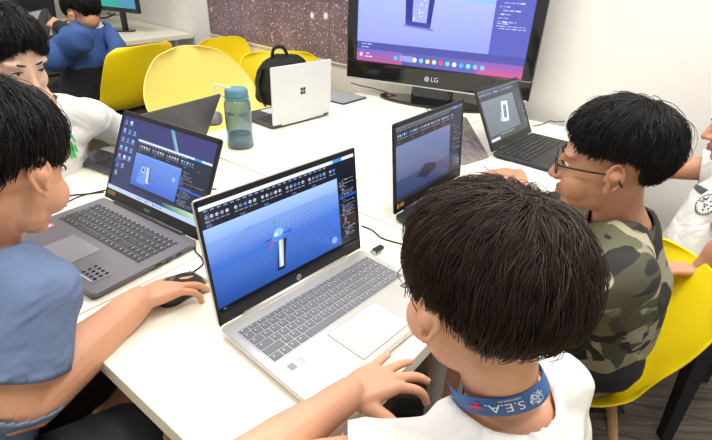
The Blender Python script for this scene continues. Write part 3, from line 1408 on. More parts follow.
m.lathe([(.0, .0004), (.012, .0004)], (-.021, -.0085, ZB + .042), 24, M=Mx)
link('brand_logo', m.mesh('brand_logo'), mat('logo_silver', 'd4d6da', .3, metal=.3), tv)
m = MB()
pts = [(.26 * cos(a), .09 * sin(a) * (1 if sin(a) > 0 else 1)) for a in np.linspace(0, 2 * pi, 40, endpoint=False)]
m.prism(pts, .0, .014, (0, .02, 0))
o = link('stand_base', m.mesh('stand_base'), BLK, tv, bevel=.003)
m = MB().rbox((0, .03, .045), (.20, .05, .07), .02)
link('stand_neck', m.mesh('stand_neck'), BLK, tv, bevel=.003)

# =================================================================== LAPTOPS
def keyrows(kind):
    rows = []
    full = kind == 'full'
    fn = [1.0] * 14 + ([.9] * 4 if full else [])
    r1 = [1] * 13 + [1.9] + ([.97] * 4 if full else [])
    r2 = [1.4] + [1] * 12 + [1.5] + ([.97] * 4 if full else [])
    r3 = [1.7] + [1] * 11 + [2.2] + ([.97] * 4 if full else [])
    r4 = [2.2] + [1] * 10 + [2.7] + ([.97] * 4 if full else [])
    r5 = [1.2, 1, 1, 1.1, 5.3, 1.1, 1.1, 1.03, 1.03, 1.03] + ([.97] * 4 if full else [])
    return [(fn, .62), (r1, 1), (r2, 1), (r3, 1), (r4, 1), (r5, 1)]


KEYM = {}


def laptop(name, label, w, d, lidh, pos, yaw, lid, body, keymat, screen_items, smat, th=.018, kind='full', lid_back=None,
           bez=(.008, .010, .022), kb=None, pad=None, deck_well=None, bezel_mat=None, estr=1.0):
    t = thing(name, label, 'laptop', (pos[0], pos[1], T), yaw)
    # base: tapered slab
    m = MB()
    r = .010
    n = 5

    def outline(ins):
        pts = []
        for (sx, sy, a0) in ((1, 1, 0), (-1, 1, 90), (-1, -1, 180), (1, -1, 270)):
            for k in range(n + 1):
                a = RD(a0 + 90 * k / n)
                pts.append((sx * (w / 2 - r - ins) + r * cos(a), -d / 2 + sy * (d / 2 - r - ins) + r * sin(a)))
        return pts
    rings = [(.010, .0015), (.004, .004), (.0, .009), (.0, th - .0012), (.0012, th)]
    vs, fs = [], []
    L_ = 4 * (n + 1)
    for ins, z in rings:
        for (x, y) in outline(ins):
            zz = z
            vs.append((x, y, zz))
    for i in range(len(rings) - 1):
        for k in range(L_):
            k2 = (k + 1) % L_
            fs.append((i * L_ + k, i * L_ + k2, (i + 1) * L_ + k2, (i + 1) * L_ + k))
    fs.append(tuple(range(L_ - 1, -1, -1)))
    fs.append(tuple((len(rings) - 1) * L_ + k for k in range(L_)))
    m.add(vs, fs)
    # feet
    for sx in (-1, 1):
        m.box((sx * w * .38, -.02, .001), (.03, .008, .002))
        m.box((sx * w * .38, -d + .02, .001), (.03, .008, .002))
    base = link('base', m.mesh('base'), body, t, auto=35)
    # keyboard
    kx0, kx1, ky0, ky1 = kb or (-w / 2 + .018, w / 2 - .018, -.028, -.128)
    m = MB().rbox(((kx0 + kx1) / 2, (ky0 + ky1) / 2, th + .0001), (kx1 - kx0 + .004, ky0 - ky1 + .004, .0006), .004)
    kbo = link('keyboard', m.mesh('keyboard'), deck_well or body, t)
    rows = keyrows(kind)
    tot = sum(h for _, h in rows)
    y = ky0
    for ws, h in rows:
        kh = (ky0 - ky1) * h / tot
        tw = sum(ws)
        x = kx0
        for q in ws:
            kw = (kx1 - kx0) * q / tw
            key = (keymat.name, round(kw, 4), round(kh, 4))
            if key not in KEYM:
                a, b = kw / 2 - .00105, kh / 2 - .00105
                mm = MB()
                z0, z1 = 0, .0014
                mm.add([(-a, -b, z0), (a, -b, z0), (a, b, z0), (-a, b, z0), (-a + .0006, -b + .0006, z1), (a - .0006, -b + .0006, z1), (a - .0006, b - .0006, z1), (-a + .0006, b - .0006, z1)],
                       [(4, 5, 6, 7), (0, 1, 5, 4), (1, 2, 6, 5), (2, 3, 7, 6), (3, 0, 4, 7)])
                # legend mark
                if kw < .03:
                    s_ = .0022
                    mm.add([(-a * .5, b * .1, z1 + .00005), (-a * .5 + s_, b * .1, z1 + .00005), (-a * .5 + s_, b * .1 + s_ * .9, z1 + .00005), (-a * .5, b * .1 + s_ * .9, z1 + .00005)], [(0, 1, 2, 3)], 1)
                me = mm.mesh('key')
                me.materials.append(keymat)
                me.materials.append(mat('legend_' + keymat.name, 'd8dade' if 'dark' in keymat.name else 'e8eaee', .5))
                KEYM[key] = me
            ko = bpy.data.objects.new('key', KEYM[key])
            COL.objects.link(ko)
            ko.parent = kbo
            ko.location = (x + kw / 2, y - kh / 2, th + .0004)
            x += kw
        y -= kh
    # trackpad
    px0, px1, py0, py1 = pad or (-.0625, .0625, -.142, -.222)
    m = MB().rbox(((px0 + px1) / 2, (py0 + py1) / 2, th + .0003), (px1 - px0, py0 - py1, .0006), .002)
    m.rbox(((px0 + px1) / 2, (py0 + py1) / 2, th + .0001), (px1 - px0 + .0014, py0 - py1 + .0014, .0005), .002, mi=1)
    link('trackpad', m.mesh('trackpad'), [mat('pad_' + body.name, *PADC.get(body.name, ('c9c9c9', .35))), mat('pad_gap', '4b4c50', .6)], t)
    # hinge
    m = MB()
    m.tube([(-w * .36, .0, th - .001), (w * .36, .0, th - .001)], .0065, 14, tip=False)
    link('hinge', m.mesh('hinge'), lid_back or body, t, smooth=True)
    # lid in its own frame
    ca, sa = cos(lid), sin(lid)

    def LP(x, s_, nn):
        # x along hinge, s_ up the lid, nn toward the user
        return Vector((x, -ca * 0 + (-ca) * s_ - sa * nn, th + sa * s_ - ca * nn)) if False else Vector((x, -cos(lid) * s_ - sin(lid) * nn, th + sin(lid) * s_ - cos(lid) * nn))
    ML = Matrix((Vector((1, 0, 0)), Vector((0, -cos(lid), sin(lid))), Vector((0, -sin(lid), -cos(lid))))).transposed()
    m = MB()
    m.rbox((0, 0, 0), (w, lidh, .0045), .007, 5)
    m.v = [tuple(ML @ Vector((p[0], p[1] + lidh / 2 + .001, p[2] - .003)) + Vector((0, 0, th))) for p in m.v]
    lo = link('lid', m.mesh('lid'), lid_back or body, t, bevel=.0012)
    bs, bt, bb_ = bez
    m = MB()
    for c, dd in (((0, lidh - bt / 2 - .001, 0), (w - .004, bt, .0014)), ((0, bb_ / 2 + .003, 0), (w - .004, bb_, .0014)),
                  ((-w / 2 + bs / 2 + .002, lidh / 2, 0), (bs, lidh - .004, .0014)), ((w / 2 - bs / 2 - .002, lidh / 2, 0), (bs, lidh - .004, .0014))):
        m.box(c, dd)
    m.v = [tuple(ML @ Vector((p[0], p[1], p[2] - .0002)) + Vector((0, 0, th))) for p in m.v]
    link('bezel', m.mesh('bezel'), bezel_mat or DBLK, lo)
    x0, x1, y0, y1 = -w / 2 + bs + .002, w / 2 - bs - .002, bb_ + .003, lidh - bt - .001
    poly_screen(screen_items, lambda u, v, nn: ML @ Vector((x0 + u * (x1 - x0), y0 + v * (y1 - y0), -.0006 + nn)) + Vector((0, 0, th)), smat, 'screen', lo)
    m = MB()
    m.lathe([(0, .0007), (.0016, .0007)], (0, 0, 0), 12)
    m.v = [tuple(ML @ Vector((p[0], p[1] + lidh - bt * .5, p[2])) + Vector((0, 0, th))) for p in m.v]
    link('webcam', m.mesh('webcam'), mat('lens', '3a4454', .1), lo)
    t['_th'] = th
    return t, lo, ML, th


PADC = {'silver_body': ('c6c4c1', .35), 'acer_dark': ('76747a', .4), 'think_black': ('232427', .4), 'surface_silver': ('c9ccd0', .35), 'graphite': ('3a3b40', .4)}
SILVER = mat('silver_body', 'd3d0cc', .36, metal=.55, bump=.03, bscale=600)
HPK = mat('hp_grey_key', '717277', .5)
ACER = mat('acer_dark', '66636a', .42, metal=.35, bump=.05, bscale=900)
ACK = mat('dark_key', '2c2c31', .5)
TPB = mat('think_black', '232427', .5)
GRAPH = mat('graphite', '2b2d33', .4, metal=.2)
SURF = mat('surface_silver', 'dcdddf', .38, metal=.15)
smH = screen_mat('screen_bright', 1.05)
smD = screen_mat('screen_soft', 1.0, '0b0d12', .22)

hp, hpl, ML, th = laptop('laptop', 'open silver laptop with grey keys, blue sword model on its screen', .3585, .235, .228, (-.105, .732), RD(48.6), RD(97.1), SILVER, HPK, ui_hp(), smH,
                         kb=(-.163, .163, -.030, -.127), pad=(-.062, .058, -.141, -.222), deck_well=mat('kb_well_silver', 'b9b7b4', .4, metal=.4), lid_back=SILVER, bez=(.005, .010, .022))


def on_lid(mb, ML, th, x, y, n=.0012):
    mb.v = [tuple(ML @ Vector((p[0] + x, p[1] + y, p[2] + n)) + Vector((0, 0, th))) for p in mb.v]
    return mb


def txt(s_, size, x=0, y=0, z=0, rot=0):
    vs, fs = text_mb(s_, size)
    M = Matrix.Rotation(rot, 3, 'Z')
    return [M @ v + Vector((x, y, z)) for v in vs], fs


m = MB()
m.lathe([(0, 0), (.0062, 0)], n=28)
v_, f_ = txt('hp', .0105, 0, .0006, .0002)
m.add(v_, f_, 1)
link('brand_logo', on_lid(m, ML, th, 0, .0145).mesh('brand_logo'), [mat('logo_light', 'c9ccd2', .3), mat('logo_ink', '191b20', .4)], hpl)
m = MB()
m.box((.140, -.150, th + .0004), (.016, .013, .0004))
m.box((.158, -.150, th + .0004), (.016, .013, .0004), mi=1)
m.box((.140, -.148, th + .00065), (.011, .002, .0001), mi=3)
m.box((.140, -.152, th + .00065), (.010, .003, .0001), mi=3)
m.box((.158, -.151, th + .00065), (.009, .005, .0001), mi=3)
link('processor_sticker', m.mesh('processor_sticker'), [mat('sticker_black', '2a2226', .4), mat('sticker_red', 'c3202f', .4), mat('sticker_white', 'eceef0', .4), mat('sticker_grey', 'a9abb0', .4)], hp)
m = MB().box((-.145, -.153, th + .0004), (.030, .020, .0004))
for i in range(5):
    m.box((-.133, -.147 - i * .003, th + .00065), (.010 + .002 * (i % 2), .0012, .0001), mi=1)
m.box((-.150, -.153, th + .00065), (.012, .014, .0001), mi=1)
link('paper_sticker', m.mesh('paper_sticker'), [mat('sticker_silver', 'd5d8da', .35), mat('sticker_ink', '8b9096', .5)], hp)

ac, acl, ML, th = laptop('laptop', 'open dark grey laptop with stickers on its palm rest, before the blue t-shirt', .363, .238, .228, (-.498, .971), RD(-33.2), RD(115.4), ACER, ACK, ui_desktop(), screen_mat('screen_acer', 1.0),
                         kb=(-.155, .155, -.030, -.128), pad=(-.055, .050, -.144, -.220), lid_back=mat('acer_lid', '2f2e33', .4), bez=(.008, .010, .026))
m = MB()
v_, f_ = txt('acer', .014)
m.add(v_, f_)
link('brand_logo', on_lid(m, ML, th, -.005, .016).mesh('brand_logo'), mat('logo_green', '6fae8c', .35), acl)
m = MB()
m.box((-.166, .019, 0), (.009, .009, .0003))
for i in range(3):
    m.box((-.155 + i * .0065, .019, 0), (.005, .009, .0003), mi=0)
    m.box((-.155 + i * .0065, .0185, .0002), (.0018, .005, .0002), mi=1)
m.box((-.166, .019, .0002), (.004, .005, .0002), mi=1)
link('asset_tag', on_lid(m, ML, th, 0, 0, .0008).mesh('asset_tag'), [mat('tag_gold', 'b98a34', .45), mat('tag_dark', '14110c', .5)], acl)
m = MB().box((.120, -.196, th + .0004), (.060, .048, .0004))
for r_ in range(3):
    for i in range(4):
        m.lathe([(0, .0001), (.0035, .0001)], (.100 + i * .013, -.184 - r_ * .012, th + .0006), 12, mi=1)
m.box((.120, -.216, th + .00065), (.04, .0015, .0001), mi=1)
link('feature_sticker', m.mesh('feature_sticker'), [mat('sticker_film', '595860', .35), mat('sticker_print', 'c8c8cc', .5)], ac)
m = MB().box((-.158, -.155, th + .0004), (.017, .015, .0004))
m.box((-.138, -.157, th + .0004), (.019, .016, .0004), mi=1)
m.box((-.158, -.155, th + .00065), (.011, .006, .0001), mi=2)
m.box((-.138, -.157, th + .00065), (.012, .007, .0001), mi=2)
link('processor_sticker', m.mesh('processor_sticker'), [mat('sticker_black', '2a2226', .4), mat('sticker_pink', 'd85a72', .4), mat('sticker_white', 'eceef0', .4)], ac)
m = MB()
for y in (-.05, -.075, -.10):
    m.box((.3631 / 2, y, .0105), (.0012, .014, .005))
m.box((.3633 / 2, -.0745, .0105), (.0012, .010, .0015), mi=1)
link('side_ports', m.mesh('side_ports'), [mat('port_dark', '0c0d10', .5), mat('port_blue', '2a6bd6', .5)], ac)

sf, sfl, ML, th = laptop('laptop', 'silver laptop seen from behind its lid, four-square logo, beside the blue bottle', .308, .223, .215, (-.23, 1.837), RD(228.9), RD(90.5), mat('surface_base_dark', '4b4d54', .4, metal=.3), mat('dark_key_surface', '303237', .5), [(R4(0, 0, 1, 1), '6a7080')], smD, lid_back=SURF,
                         th=.015, kind='small', kb=(-.135, .135, -.03, -.125), pad=(-.055, .055, -.138, -.205), deck_well=mat('surface_deck', '3a3c42', .5))
m = MB()
for sx in (-1, 1):
    for sy in (-1, 1):
        m.box((sx * .0068, sy * .0068, 0), (.0118, .0118, .0006))
m.v = [tuple(ML @ Vector((p[0], p[1] + .112, p[2] - .0054)) + Vector((0, 0, th))) for p in m.v]
link('brand_logo', m.mesh('brand_logo'), mat('logo_black', '24262a', .3), sfl)

md, mdl, ML, th = laptop('laptop', 'open black laptop behind the nearest child\'s head, dark triangle model on its dim screen', .345, .235, .228, (.202, 1.162), RD(51.9), RD(95.9), GRAPH, ACK, ui_dim('mid'), smD, bez=(.007, .009, .026))
m = MB()
v_, f_ = txt('acer', .012)
m.add(v_, f_)
link('brand_logo', on_lid(m, ML, th, 0, .016).mesh('brand_logo'), mat('logo_grey', '9aa0a8', .35), mdl)
m = MB()
m.box((-.158, .020, 0), (.009, .011, .0003))
for i in range(3):
    m.box((-.147 + i * .0065, .020, 0), (.005, .010, .0003))
link('asset_tag', on_lid(m, ML, th, 0, 0, .0008).mesh('asset_tag'), mat('tag_gold', 'b98a34', .45), mdl)

tp, tpl, ML, th = laptop('laptop', 'open black laptop with red pointing dot, white frame model on grey screen', .325, .225, .218, (.563, 1.638), RD(49.1), RD(117.9), TPB, mat('dark_key_think', '1b1c1f', .45), ui_dim('tp'), smD, th=.017, kind='small',
                         bez=(.007, .009, .022), kb=(-.148, .148, -.022, -.125), pad=(-.05, .05, -.148, -.208))
m = MB().lathe([(.003, 0), (.0032, .0025), (.002, .0032), (0, .0033)], (-.012, -.077, th + .001), 14)
link('pointing_stick', m.mesh('pointing_stick'), mat('stick_red', 'd0242c', .5), tp, smooth=True)['label'] = 'small red pointing stick'

l6, l6l, ML, th = laptop('laptop', 'dark laptop seen from behind its tilted black lid, before the child in the white top', .325, .225, .215, (-.61, 1.36), RD(-119.4), RD(120.7), mat('dark_grey_laptop', '4a4b51', .4, metal=.3), ACK, [(R4(0, 0, 1, 1), '8a92a6')], smD, th=.016, kind='small')

# dark paper-thin tablet lying behind the silver laptop
q = onz(341, 98, T)
tb = thing('tablet', 'thin silver tablet lying flat on the table between silver laptop and television', 'tablet', (q.x - .03, q.y + .02, T), RD(-38))
m = MB().rbox((0, 0, .0035), (.26, .18, .007), .012)
link('casing', m.mesh('casing'), mat('tablet_edge', '34363b', .4), tb, bevel=.001)
m = MB().rbox((0, 0, .0073), (.25, .17, .0004), .008)
link('glass', m.mesh('glass'), mat('tablet_glass', 'a9adb2', .2, coat=.5), tb)

# computer mice
def mouse(name, loc, rz, label, m_, sc=1.0, parts=True, group=None):
    t = thing(name, label, 'computer mouse', loc, rz, group)
    mb = MB()
    nu, nv = 28, 12
    vs, fs = [], []
    for j in range(nv + 1):
        th_ = pi / 2 * j / nv
        for i in range(nu):
            a = 2 * pi * i / nu
            c, s_ = cos(a), sin(a)
            ex = .72
            x = .031 * (abs(c) ** ex) * (1 if c > 0 else -1)
            y = .052 * (abs(s_) ** ex) * (1 if s_ > 0 else -1)
            w = 1 - .10 * (1 - abs(y) / .052)
            rr_ = cos(th_) ** .55
            z = .036 * sin(th_) ** .9 * (1 - .22 * (y / .052)) + .002
            vs.append(Vector((x * w * rr_, y * rr_, z)) * sc)
    for j in range(nv):
        for i in range(nu):
            i2 = (i + 1) % nu
            fs.append((j * nu + i, j * nu + i2, (j + 1) * nu + i2, (j + 1) * nu + i))
    fs.append(tuple(range(nu - 1, -1, -1)))
    mb.add(vs, fs)
    link('shell', mb.mesh('shell'), m_, t, smooth=True)
    if parts:
        w_ = MB()
        w_.tube([(-.003 * sc, .028 * sc, .0295 * sc), (.003 * sc, .028 * sc, .0295 * sc)], .0065 * sc, 14, tip=False)
        link('scroll_wheel', w_.mesh('scroll_wheel'), mat('rubber_grey', '3f4044', .7), t, smooth=True)
        b_ = MB().box((0, .032 * sc, .0318 * sc), (.0012, .036 * sc, .002))
        link('button_gap', b_.mesh('button_gap'), mat('gap_black', '050506', .8), t)
    return t


mp_ = onz(182, 297, T)
mouse('computer_mouse', (mp_.x - .006, mp_.y + .012, T), RD(-32), 'black computer mouse under the hand of the child in the blue t-shirt', mat('mouse_black', '1a1b1e', .4), .95)
q = onz(214, 122, T)
mouse('computer_mouse', (q.x, q.y, T), RD(10), 'grey rounded computer mouse on the table left of the blue bottle', mat('mouse_grey', '77787c', .45), 1.15)

# cables ------------------------------------------------------------
def cable(label, pts, r=.0022, m_=None, cat='cable', name='cable', group=None, z0=None):
    P_ = []
    for p in pts:
        if len(p) == 2:
            v = onz(p[0], p[1], T + r + .0002)
        else:
            v = onz(p[0], p[1], T + p[2])
        P_.append(v)
    mb = MB()
    mb.tube(P_, [r] * len(P_), 8, smooth=6)
    c = P_[0]
    o = link(name, mb.mesh(name, c), m_ or mat('cable_black', '141416', .5), None, smooth=True)
    o.location = c
    tag(o, label, cat, group)
    return o


cable('black mouse cable curling from the hand-held mouse to the silver laptop', [(187, 276), (196, 270), (203, 264), (201, 257), (196, 252), (195, 247)], .0019)
cable('black power cable leaving the left side of the dark grey laptop', [(66, 206, .008), (56, 207), (52, 203), (60, 198), (74, 195), (86, 194), (103, 192)], .0022)
cable('second thin black cable beside the power cable of the dark grey laptop', [(50, 203), (62, 204), (78, 197), (92, 193), (106, 190)], .0018)
cable('black cable running from the silver laptop toward the nearest child\'s head', [(362, 226), (372, 230), (382, 238), (398, 243), (410, 246)], .0019)
cable('thin black cable between the grey mouse and the dark laptop lid', [(206, 190), (212, 189), (216, 189)], .0018)
cable('black cable hanging from the left lower corner of the television', [(351, 83, .055), (362, 86, .04), (376, 89, .03), (388, 93, .022), (399, 97, .010)], .0025)
cable('white cable curling on the table under the television\'s left corner', [(352, 82, .03), (356, 90), (365, 95), (375, 97), (392, 96)], .0022, mat('cable_white', 'd8d8d6', .5))
cable('thin black cable from the television stand toward the black laptop', [(416, 99, .02), (421, 104), (426, 108), (430, 113)], .0018)
cable('black cable lying along the wall end of the table right of the black laptop', [(533, 126), (543, 124), (550, 121), (556, 122), (566, 121)], .0020)
cable('short black cable on the table below the black laptop\'s hinge', [(484, 166), (490, 171), (497, 173), (503, 172)], .0018)

# usb receiver stick in the silver laptop
q = onz(378, 249, T + .012)
us = thing('usb_stick', 'short black usb stick plugged into the silver laptop\'s right side', 'usb stick', (q.x, q.y, T + .012), RD(48.6))
m = MB().rbox((0, 0, 0), (.030, .013, .008), .003)
link('body', m.mesh('body'), DBLK, us, bevel=.001)
m = MB().box((-.018, 0, 0), (.008, .011, .0045))
link('plug', m.mesh('plug'), mat('steel', 'b5b8bc', .3, metal=.9), us)

# clear plastic sleeve with papers
c0 = onz(448, 140, T)
sl = thing('plastic_sleeve', 'crumpled clear grey plastic sleeve lying between the two black laptops', 'sleeve', (c0.x, c0.y, T))
m = MB()
cn = [onz(412, 124, T), onz(466, 118, T), onz(489, 158, T), onz(462, 166, T)]
N_ = 26
vs, fs = [], []
for i in range(N_ + 1):
    for j in range(N_ + 1):
        u, v = i / N_, j / N_
        p = (cn[0] * (1 - u) + cn[1] * u) * (1 - v) + (cn[3] * (1 - u) + cn[2] * u) * v
        z = .004 + .012 * abs(noise.noise(Vector((u * 5, v * 6, 3)))) * min(1, 8 * u * (1 - u) * 4 * v * (1 - v) + .2)
        vs.append((p.x, p.y, T + z))
for i in range(N_):
    for j in range(N_):
        a = i * (N_ + 1) + j
        fs.append((a, a + 1, a + N_ + 2, a + N_ + 1))
m.add(vs, fs)
part('film', m, mat('grey_film', '8f877b', .18, alpha=.72, coat=.6, bump=.5, bscale=30), sl, smooth=True, solid=.001)
q = onz(520, 172, T)
pp = thing('paper', 'white sheets of paper on the table in front of the black laptop by the wall', 'paper', (q.x, q.y, T), RD(30))
m = MB().box((0, 0, .001), (.24, .16, .0018))
link('sheet', m.mesh('sheet'), mat('paper_white', 'f0efec', .7), pp)
q = onz(446, 158, T)

# bottle --------------------------------------------------------------
def glassy(name, col, rough, alpha=1, trans=.9):
    m_ = mat(name, col, rough, trans=trans)
    m_.node_tree.nodes['Principled BSDF'].inputs['IOR'].default_value = 1.38
    return m_


q = onz(241, 146, T)
bt = thing('water_bottle', 'translucent slate blue water bottle with screw cap and loop, standing on the white table', 'bottle', (q.x, q.y, T))
bh = .205
rb = .044
prof = [(rb - .006, .0), (rb, .006), (rb + .0005, .03), (rb - .001, .05), (rb, .10), (rb, .148), (rb - .004, .158), (rb - .010, .166), (.031, .170), (.031, .186)]
inner = [(r_ - .003, max(z, .004)) for r_, z in prof[::-1]]
m = MB().lathe(prof + inner + [(0, .004)], n=40)
link('body', m.mesh('body'), glassy('bottle_plastic', 'b3c9d1', .10, trans=.86), bt, smooth=True)
m = MB().lathe([(0, .0045), (rb - .0045, .0045), (rb - .0036, .03), (rb - .004, .046), (0, .046)], n=36)
link('water', m.mesh('water'), mat('water_tint', '9fc0cc', .02, trans=.95), bt, smooth=False)
m = MB()
pr = []
for (r_, z) in [(.034, .171), (.0365, .173), (.0365, .194), (.034, .198), (.012, .199), (0, .1985)]:
    pr.append((r_, z))
m.lathe([(.030, .171)] + pr, n=40)
for k in range(36):
    a = 2 * pi * k / 36
    m.box((.0367 * cos(a), .0367 * sin(a), .183), (.0016, .0026, .018), Matrix.Rotation(a, 3, 'Z'))
m.lathe([(.040, .166), (.0405, .168), (.0405, .171), (.038, .1715)], n=36)
link('cap', m.mesh('cap'), mat('cap_blue', '5f8c9b', .4), bt, auto=40)
m = MB()
pts = [(-.034, 0, .165), (-.045, 0, .170), (-.060, 0, .176), (-.072, .0, .190), (-.066, 0, .205), (-.050, 0, .205), (-.034, 0, .199), (-.018, 0, .199)]
m.tube(pts, [.0028] * len(pts), 10, smooth=5)
link('cap_loop', m.mesh('cap_loop'), mat('loop_clear', 'd9e0d6', .3, alpha=.8), bt, smooth=True)
m = MB().box((-.012, -.0432, .122), (.024, .0015, .004))
m.box((-.018, -.0432, .127), (.012, .0015, .003))
link('printed_mark', m.mesh('printed_mark'), mat('bottle_print', '33505c', .5), bt)

# =================================================================== CHAIRS
YEL = mat('yellow_plastic', 'fbe00c', .38, bump=.03, bscale=300, coat=.1)
PYEL = mat('pale_yellow_plastic', 'f5e27c', .4, bump=.03, bscale=300)
WOODL = mat('beech_leg', 'a88456', .5, bump=.1, bscale=30, var=.2, vscale=20, stretch=(8, 8, 1))
DMET = mat('dark_strut', '27221e', .4)


def shell_mb(w=.46, hb=.40, arms=0.0):
    """moulded seat shell; x right, y forward (sitter faces +y), z up from seat low point"""
    if arms:
        prof = [(.225, .004, .40), (.20, .014, .44), (.15, .006, .47), (.07, -.012, .49), (-.02, -.018, .50), (-.09, -.004, .52), (-.135, .030, .54), (-.165, .085, .55), (-.190, .17, .53), (-.213, .26, .46), (-.232, .33, .36), (-.243, .365, .27), (-.25, .388, .12)]
    else:
     prof = [(.225, .004, .40), (.20, .014, .43), (.15, .006, .455), (.07, -.012, .465), (-.02, -.018, .465), (-.09, -.004, .46), (-.135, .030, .455), (-.165, .085, .455), (-.190, .17, .46), (-.213, .26, .455), (-.232, .33, .435), (-.243, .365, .395), (-.25, .388, .31)]
    n = 40
    P_ = [Vector((0, a, b)) for a, b, _ in prof]
    W_ = [c for _, _, c in prof]
    P2, _, _ = cr(P_, W_, None, 4)
    W2 = [q.x for q in cr([Vector((c, i * .01, 0)) for i, c in enumerate(W_)], W_, None, 4)[0]]
    vs, fs = [], []
    for i, (p, ww) in enumerate(zip(P2, W2)):
        t_ = i / (len(P2) - 1)
        for k in range(n + 1):
            s_ = -1 + 2 * k / n
            x = s_ * ww / 2 * w / .46
            e = abs(s_) ** 2.6
            # lips: seat sides curl up, back sides curl forward
            seat = max(0, min(1, (.62 - t_) / .2))
            mid = math.exp(-((t_ - .52) / .17) ** 2)
            z = p.z * (hb / .40) + e * (.022 * seat * (1 + 3 * (arms > 0)) + .045 * mid)
            y = p.y + e * (.045 * (1 - seat) + .03 * mid + arms * mid * .5)
            if t_ < .06:
                z -= e * .015
            if i >= len(P2) - 4:
                pass
            vs.append((x, y, z))
    m_ = len(P2)
    for i in range(m_ - 1):
        for k in range(n):
            a = i * (n + 1) + k
            fs.append((a, a + 1, a + n + 2, a + n + 1))
    mb = MB()
    mb.add(vs, fs)
    return mb


def chair(label, loc, az, shellmat=YEL, w=.46, hb=.40, arms=0, group=None, legm=None, seat=.45):
    t = thing('shell_chair', label, 'chair', (loc[0], loc[1], 0), RD(az - 90), group)
    mb = shell_mb(w, hb, arms)
    mb.v = [(p[0], p[1], p[2] + seat) for p in mb.v]
    o = link('seat_shell', mb.mesh('seat_shell'), shellmat, t, smooth=True, solid=.007, sub=1)
    for sx in (-1, 1):
        for sy in (-1, 1):
            m = MB()
            m.tube([(sx * .13, sy * .10 + .03, seat - .045), (sx * .21, sy * .19 + .03, .0)], [.014, .010], 12, tip=False)
            link('leg', m.mesh('leg'), legm or WOODL, t, smooth=True)
    m = MB()
    for sx in (-1, 1):
        m.tube([(sx * .14, -.06, seat - .08), (sx * .14, .12, seat - .08)], .004, 8)
        m.tube([(sx * .15, -.08, seat - .10), (sx * .04, .06, seat - .03)], .004, 8)
        m.tube([(sx * .15, .14, seat - .10), (sx * .04, -.02, seat - .03)], .004, 8)
    for y in (-.09, .15):
        m.tube([(-.16, y, seat - .16), (.16, y, seat - .04)], .004, 8)
        m.tube([(.16, y, seat - .16), (-.16, y, seat - .04)], .004, 8)
    m.box((0, .03, seat - .030), (.20, .16, .008))
    link('strut_frame', m.mesh('strut_frame'), DMET, t, smooth=False)
    return t


CH = 'yellow chairs around the tables'
chR = chair('bright yellow shell chair under the child in the camouflage shirt', (.605, .962), 174, w=.40, hb=.36)
chR.scale = (1, 1, .87)
p = at(143, 70, 2.72)
c1 = dup(chR, (p.x - .14, p.y + .03, .05), RD(155 - 90), 'bright yellow shell chair behind the child in the blue and black hoodie')
p = at(238, 60, 3.2)
dup(chR, (p.x + .05, p.y, 0), RD(-30 - 90), 'yellow shell chair by the wall, mostly hidden behind the pale rounded chair')
p = at(286, 60, 2.75)
dup(chR, (p.x + .0, p.y - .12, 0), RD(-75 - 90), 'yellow shell chair carrying the black backpack behind the silver laptop')
p = at(213, 78, 2.35)
chair('wide pale yellow rounded armchair shell at the table end behind the blue bottle', (p.x, p.y, 0), -40, PYEL, .56, .40, .08, seat=.52)
for o_ in COL.objects:
    if o_.get('category') == 'chair' and o_.name.startswith('shell_chair') and o_ is not chR and 'pale yellow rounded' not in o_['label']:
        o_.scale = (1.26, 1.02, 1.04)
# black chair with straight legs beyond the yellow one
p = (1.03, 1.27)
bc = thing('chair', 'black chair with straight flat legs under the child at the right edge', 'chair', (p[0], p[1], 0), RD(42))
bm_ = mat('black_chair_plastic', '17181b', .5)
m = MB().rbox((0, 0, .435), (.42, .42, .03), .04)
link('seat', m.mesh('seat'), bm_, bc, bevel=.008)
for sx in (-1, 1):
    for sy in (-1, 1):
        m = MB()
        m.tube([(sx * .17, sy * .17, .42), (sx * .19, sy * .19, .0)], [.032, .020], 4, ry=[.034, .022], tip=False)
        link('leg', m.mesh('leg'), bm_, bc)
m = MB().rbox((0, -.215, .66), (.40, .02, .22), .03)
m.box((-.16, -.215, .50), (.03, .02, .16))
m.box((.16, -.215, .50), (.03, .02, .16))
link('backrest', m.mesh('backrest'), bm_, bc, bevel=.006)

# backpack on the chair ------------------------------------------------
p = at(282, 72, 2.62)
bp = thing('backpack', 'black soft backpack slung on the yellow chair behind the silver laptop', 'backpack', tuple(p))
m = MB()
m.ell(p + Vector((0, 0, -.07)), (.15, .09, .165), None, 24, 16)
m.ell(p + Vector((-.05, -.03, -.13)), (.10, .06, .12), None, 20, 12)
m.ell(p + Vector((.06, .0, .02)), (.085, .06, .075), None, 20, 12)
me = fuse(m, .008, 6)
wrinkle(me, .010, 14, seed=3)
setv(me, getv(me) - np.array(p))
link('bag_body', me, mat('backpack_fabric', '141416', .75, bump=.3, bscale=500), bp, smooth=True)
m = MB()
m.tube([p + Vector((-.05, -.02, .07)), p + Vector((-.035, -.03, .125)), p + Vector((.01, -.03, .14)), p + Vector((.035, -.02, .10)), p + Vector((.04, -.02, .075))], [.009] * 5, 10, smooth=4)
part('handle', m, mat('strap_black', '0e0e10', .7), bp, smooth=True)
m = MB()
m.tube([p + Vector((-.10, -.05, .02)), p + Vector((-.12, -.08, -.06)), p + Vector((-.10, -.10, -.14)), p + Vector((-.06, -.09, -.20))], [.020] * 4, 10, smooth=4, ry=[.006] * 4, side=(0, 1, .2))
part('shoulder_strap', m, mat('strap_black', '0e0e10', .7), bp, smooth=True)

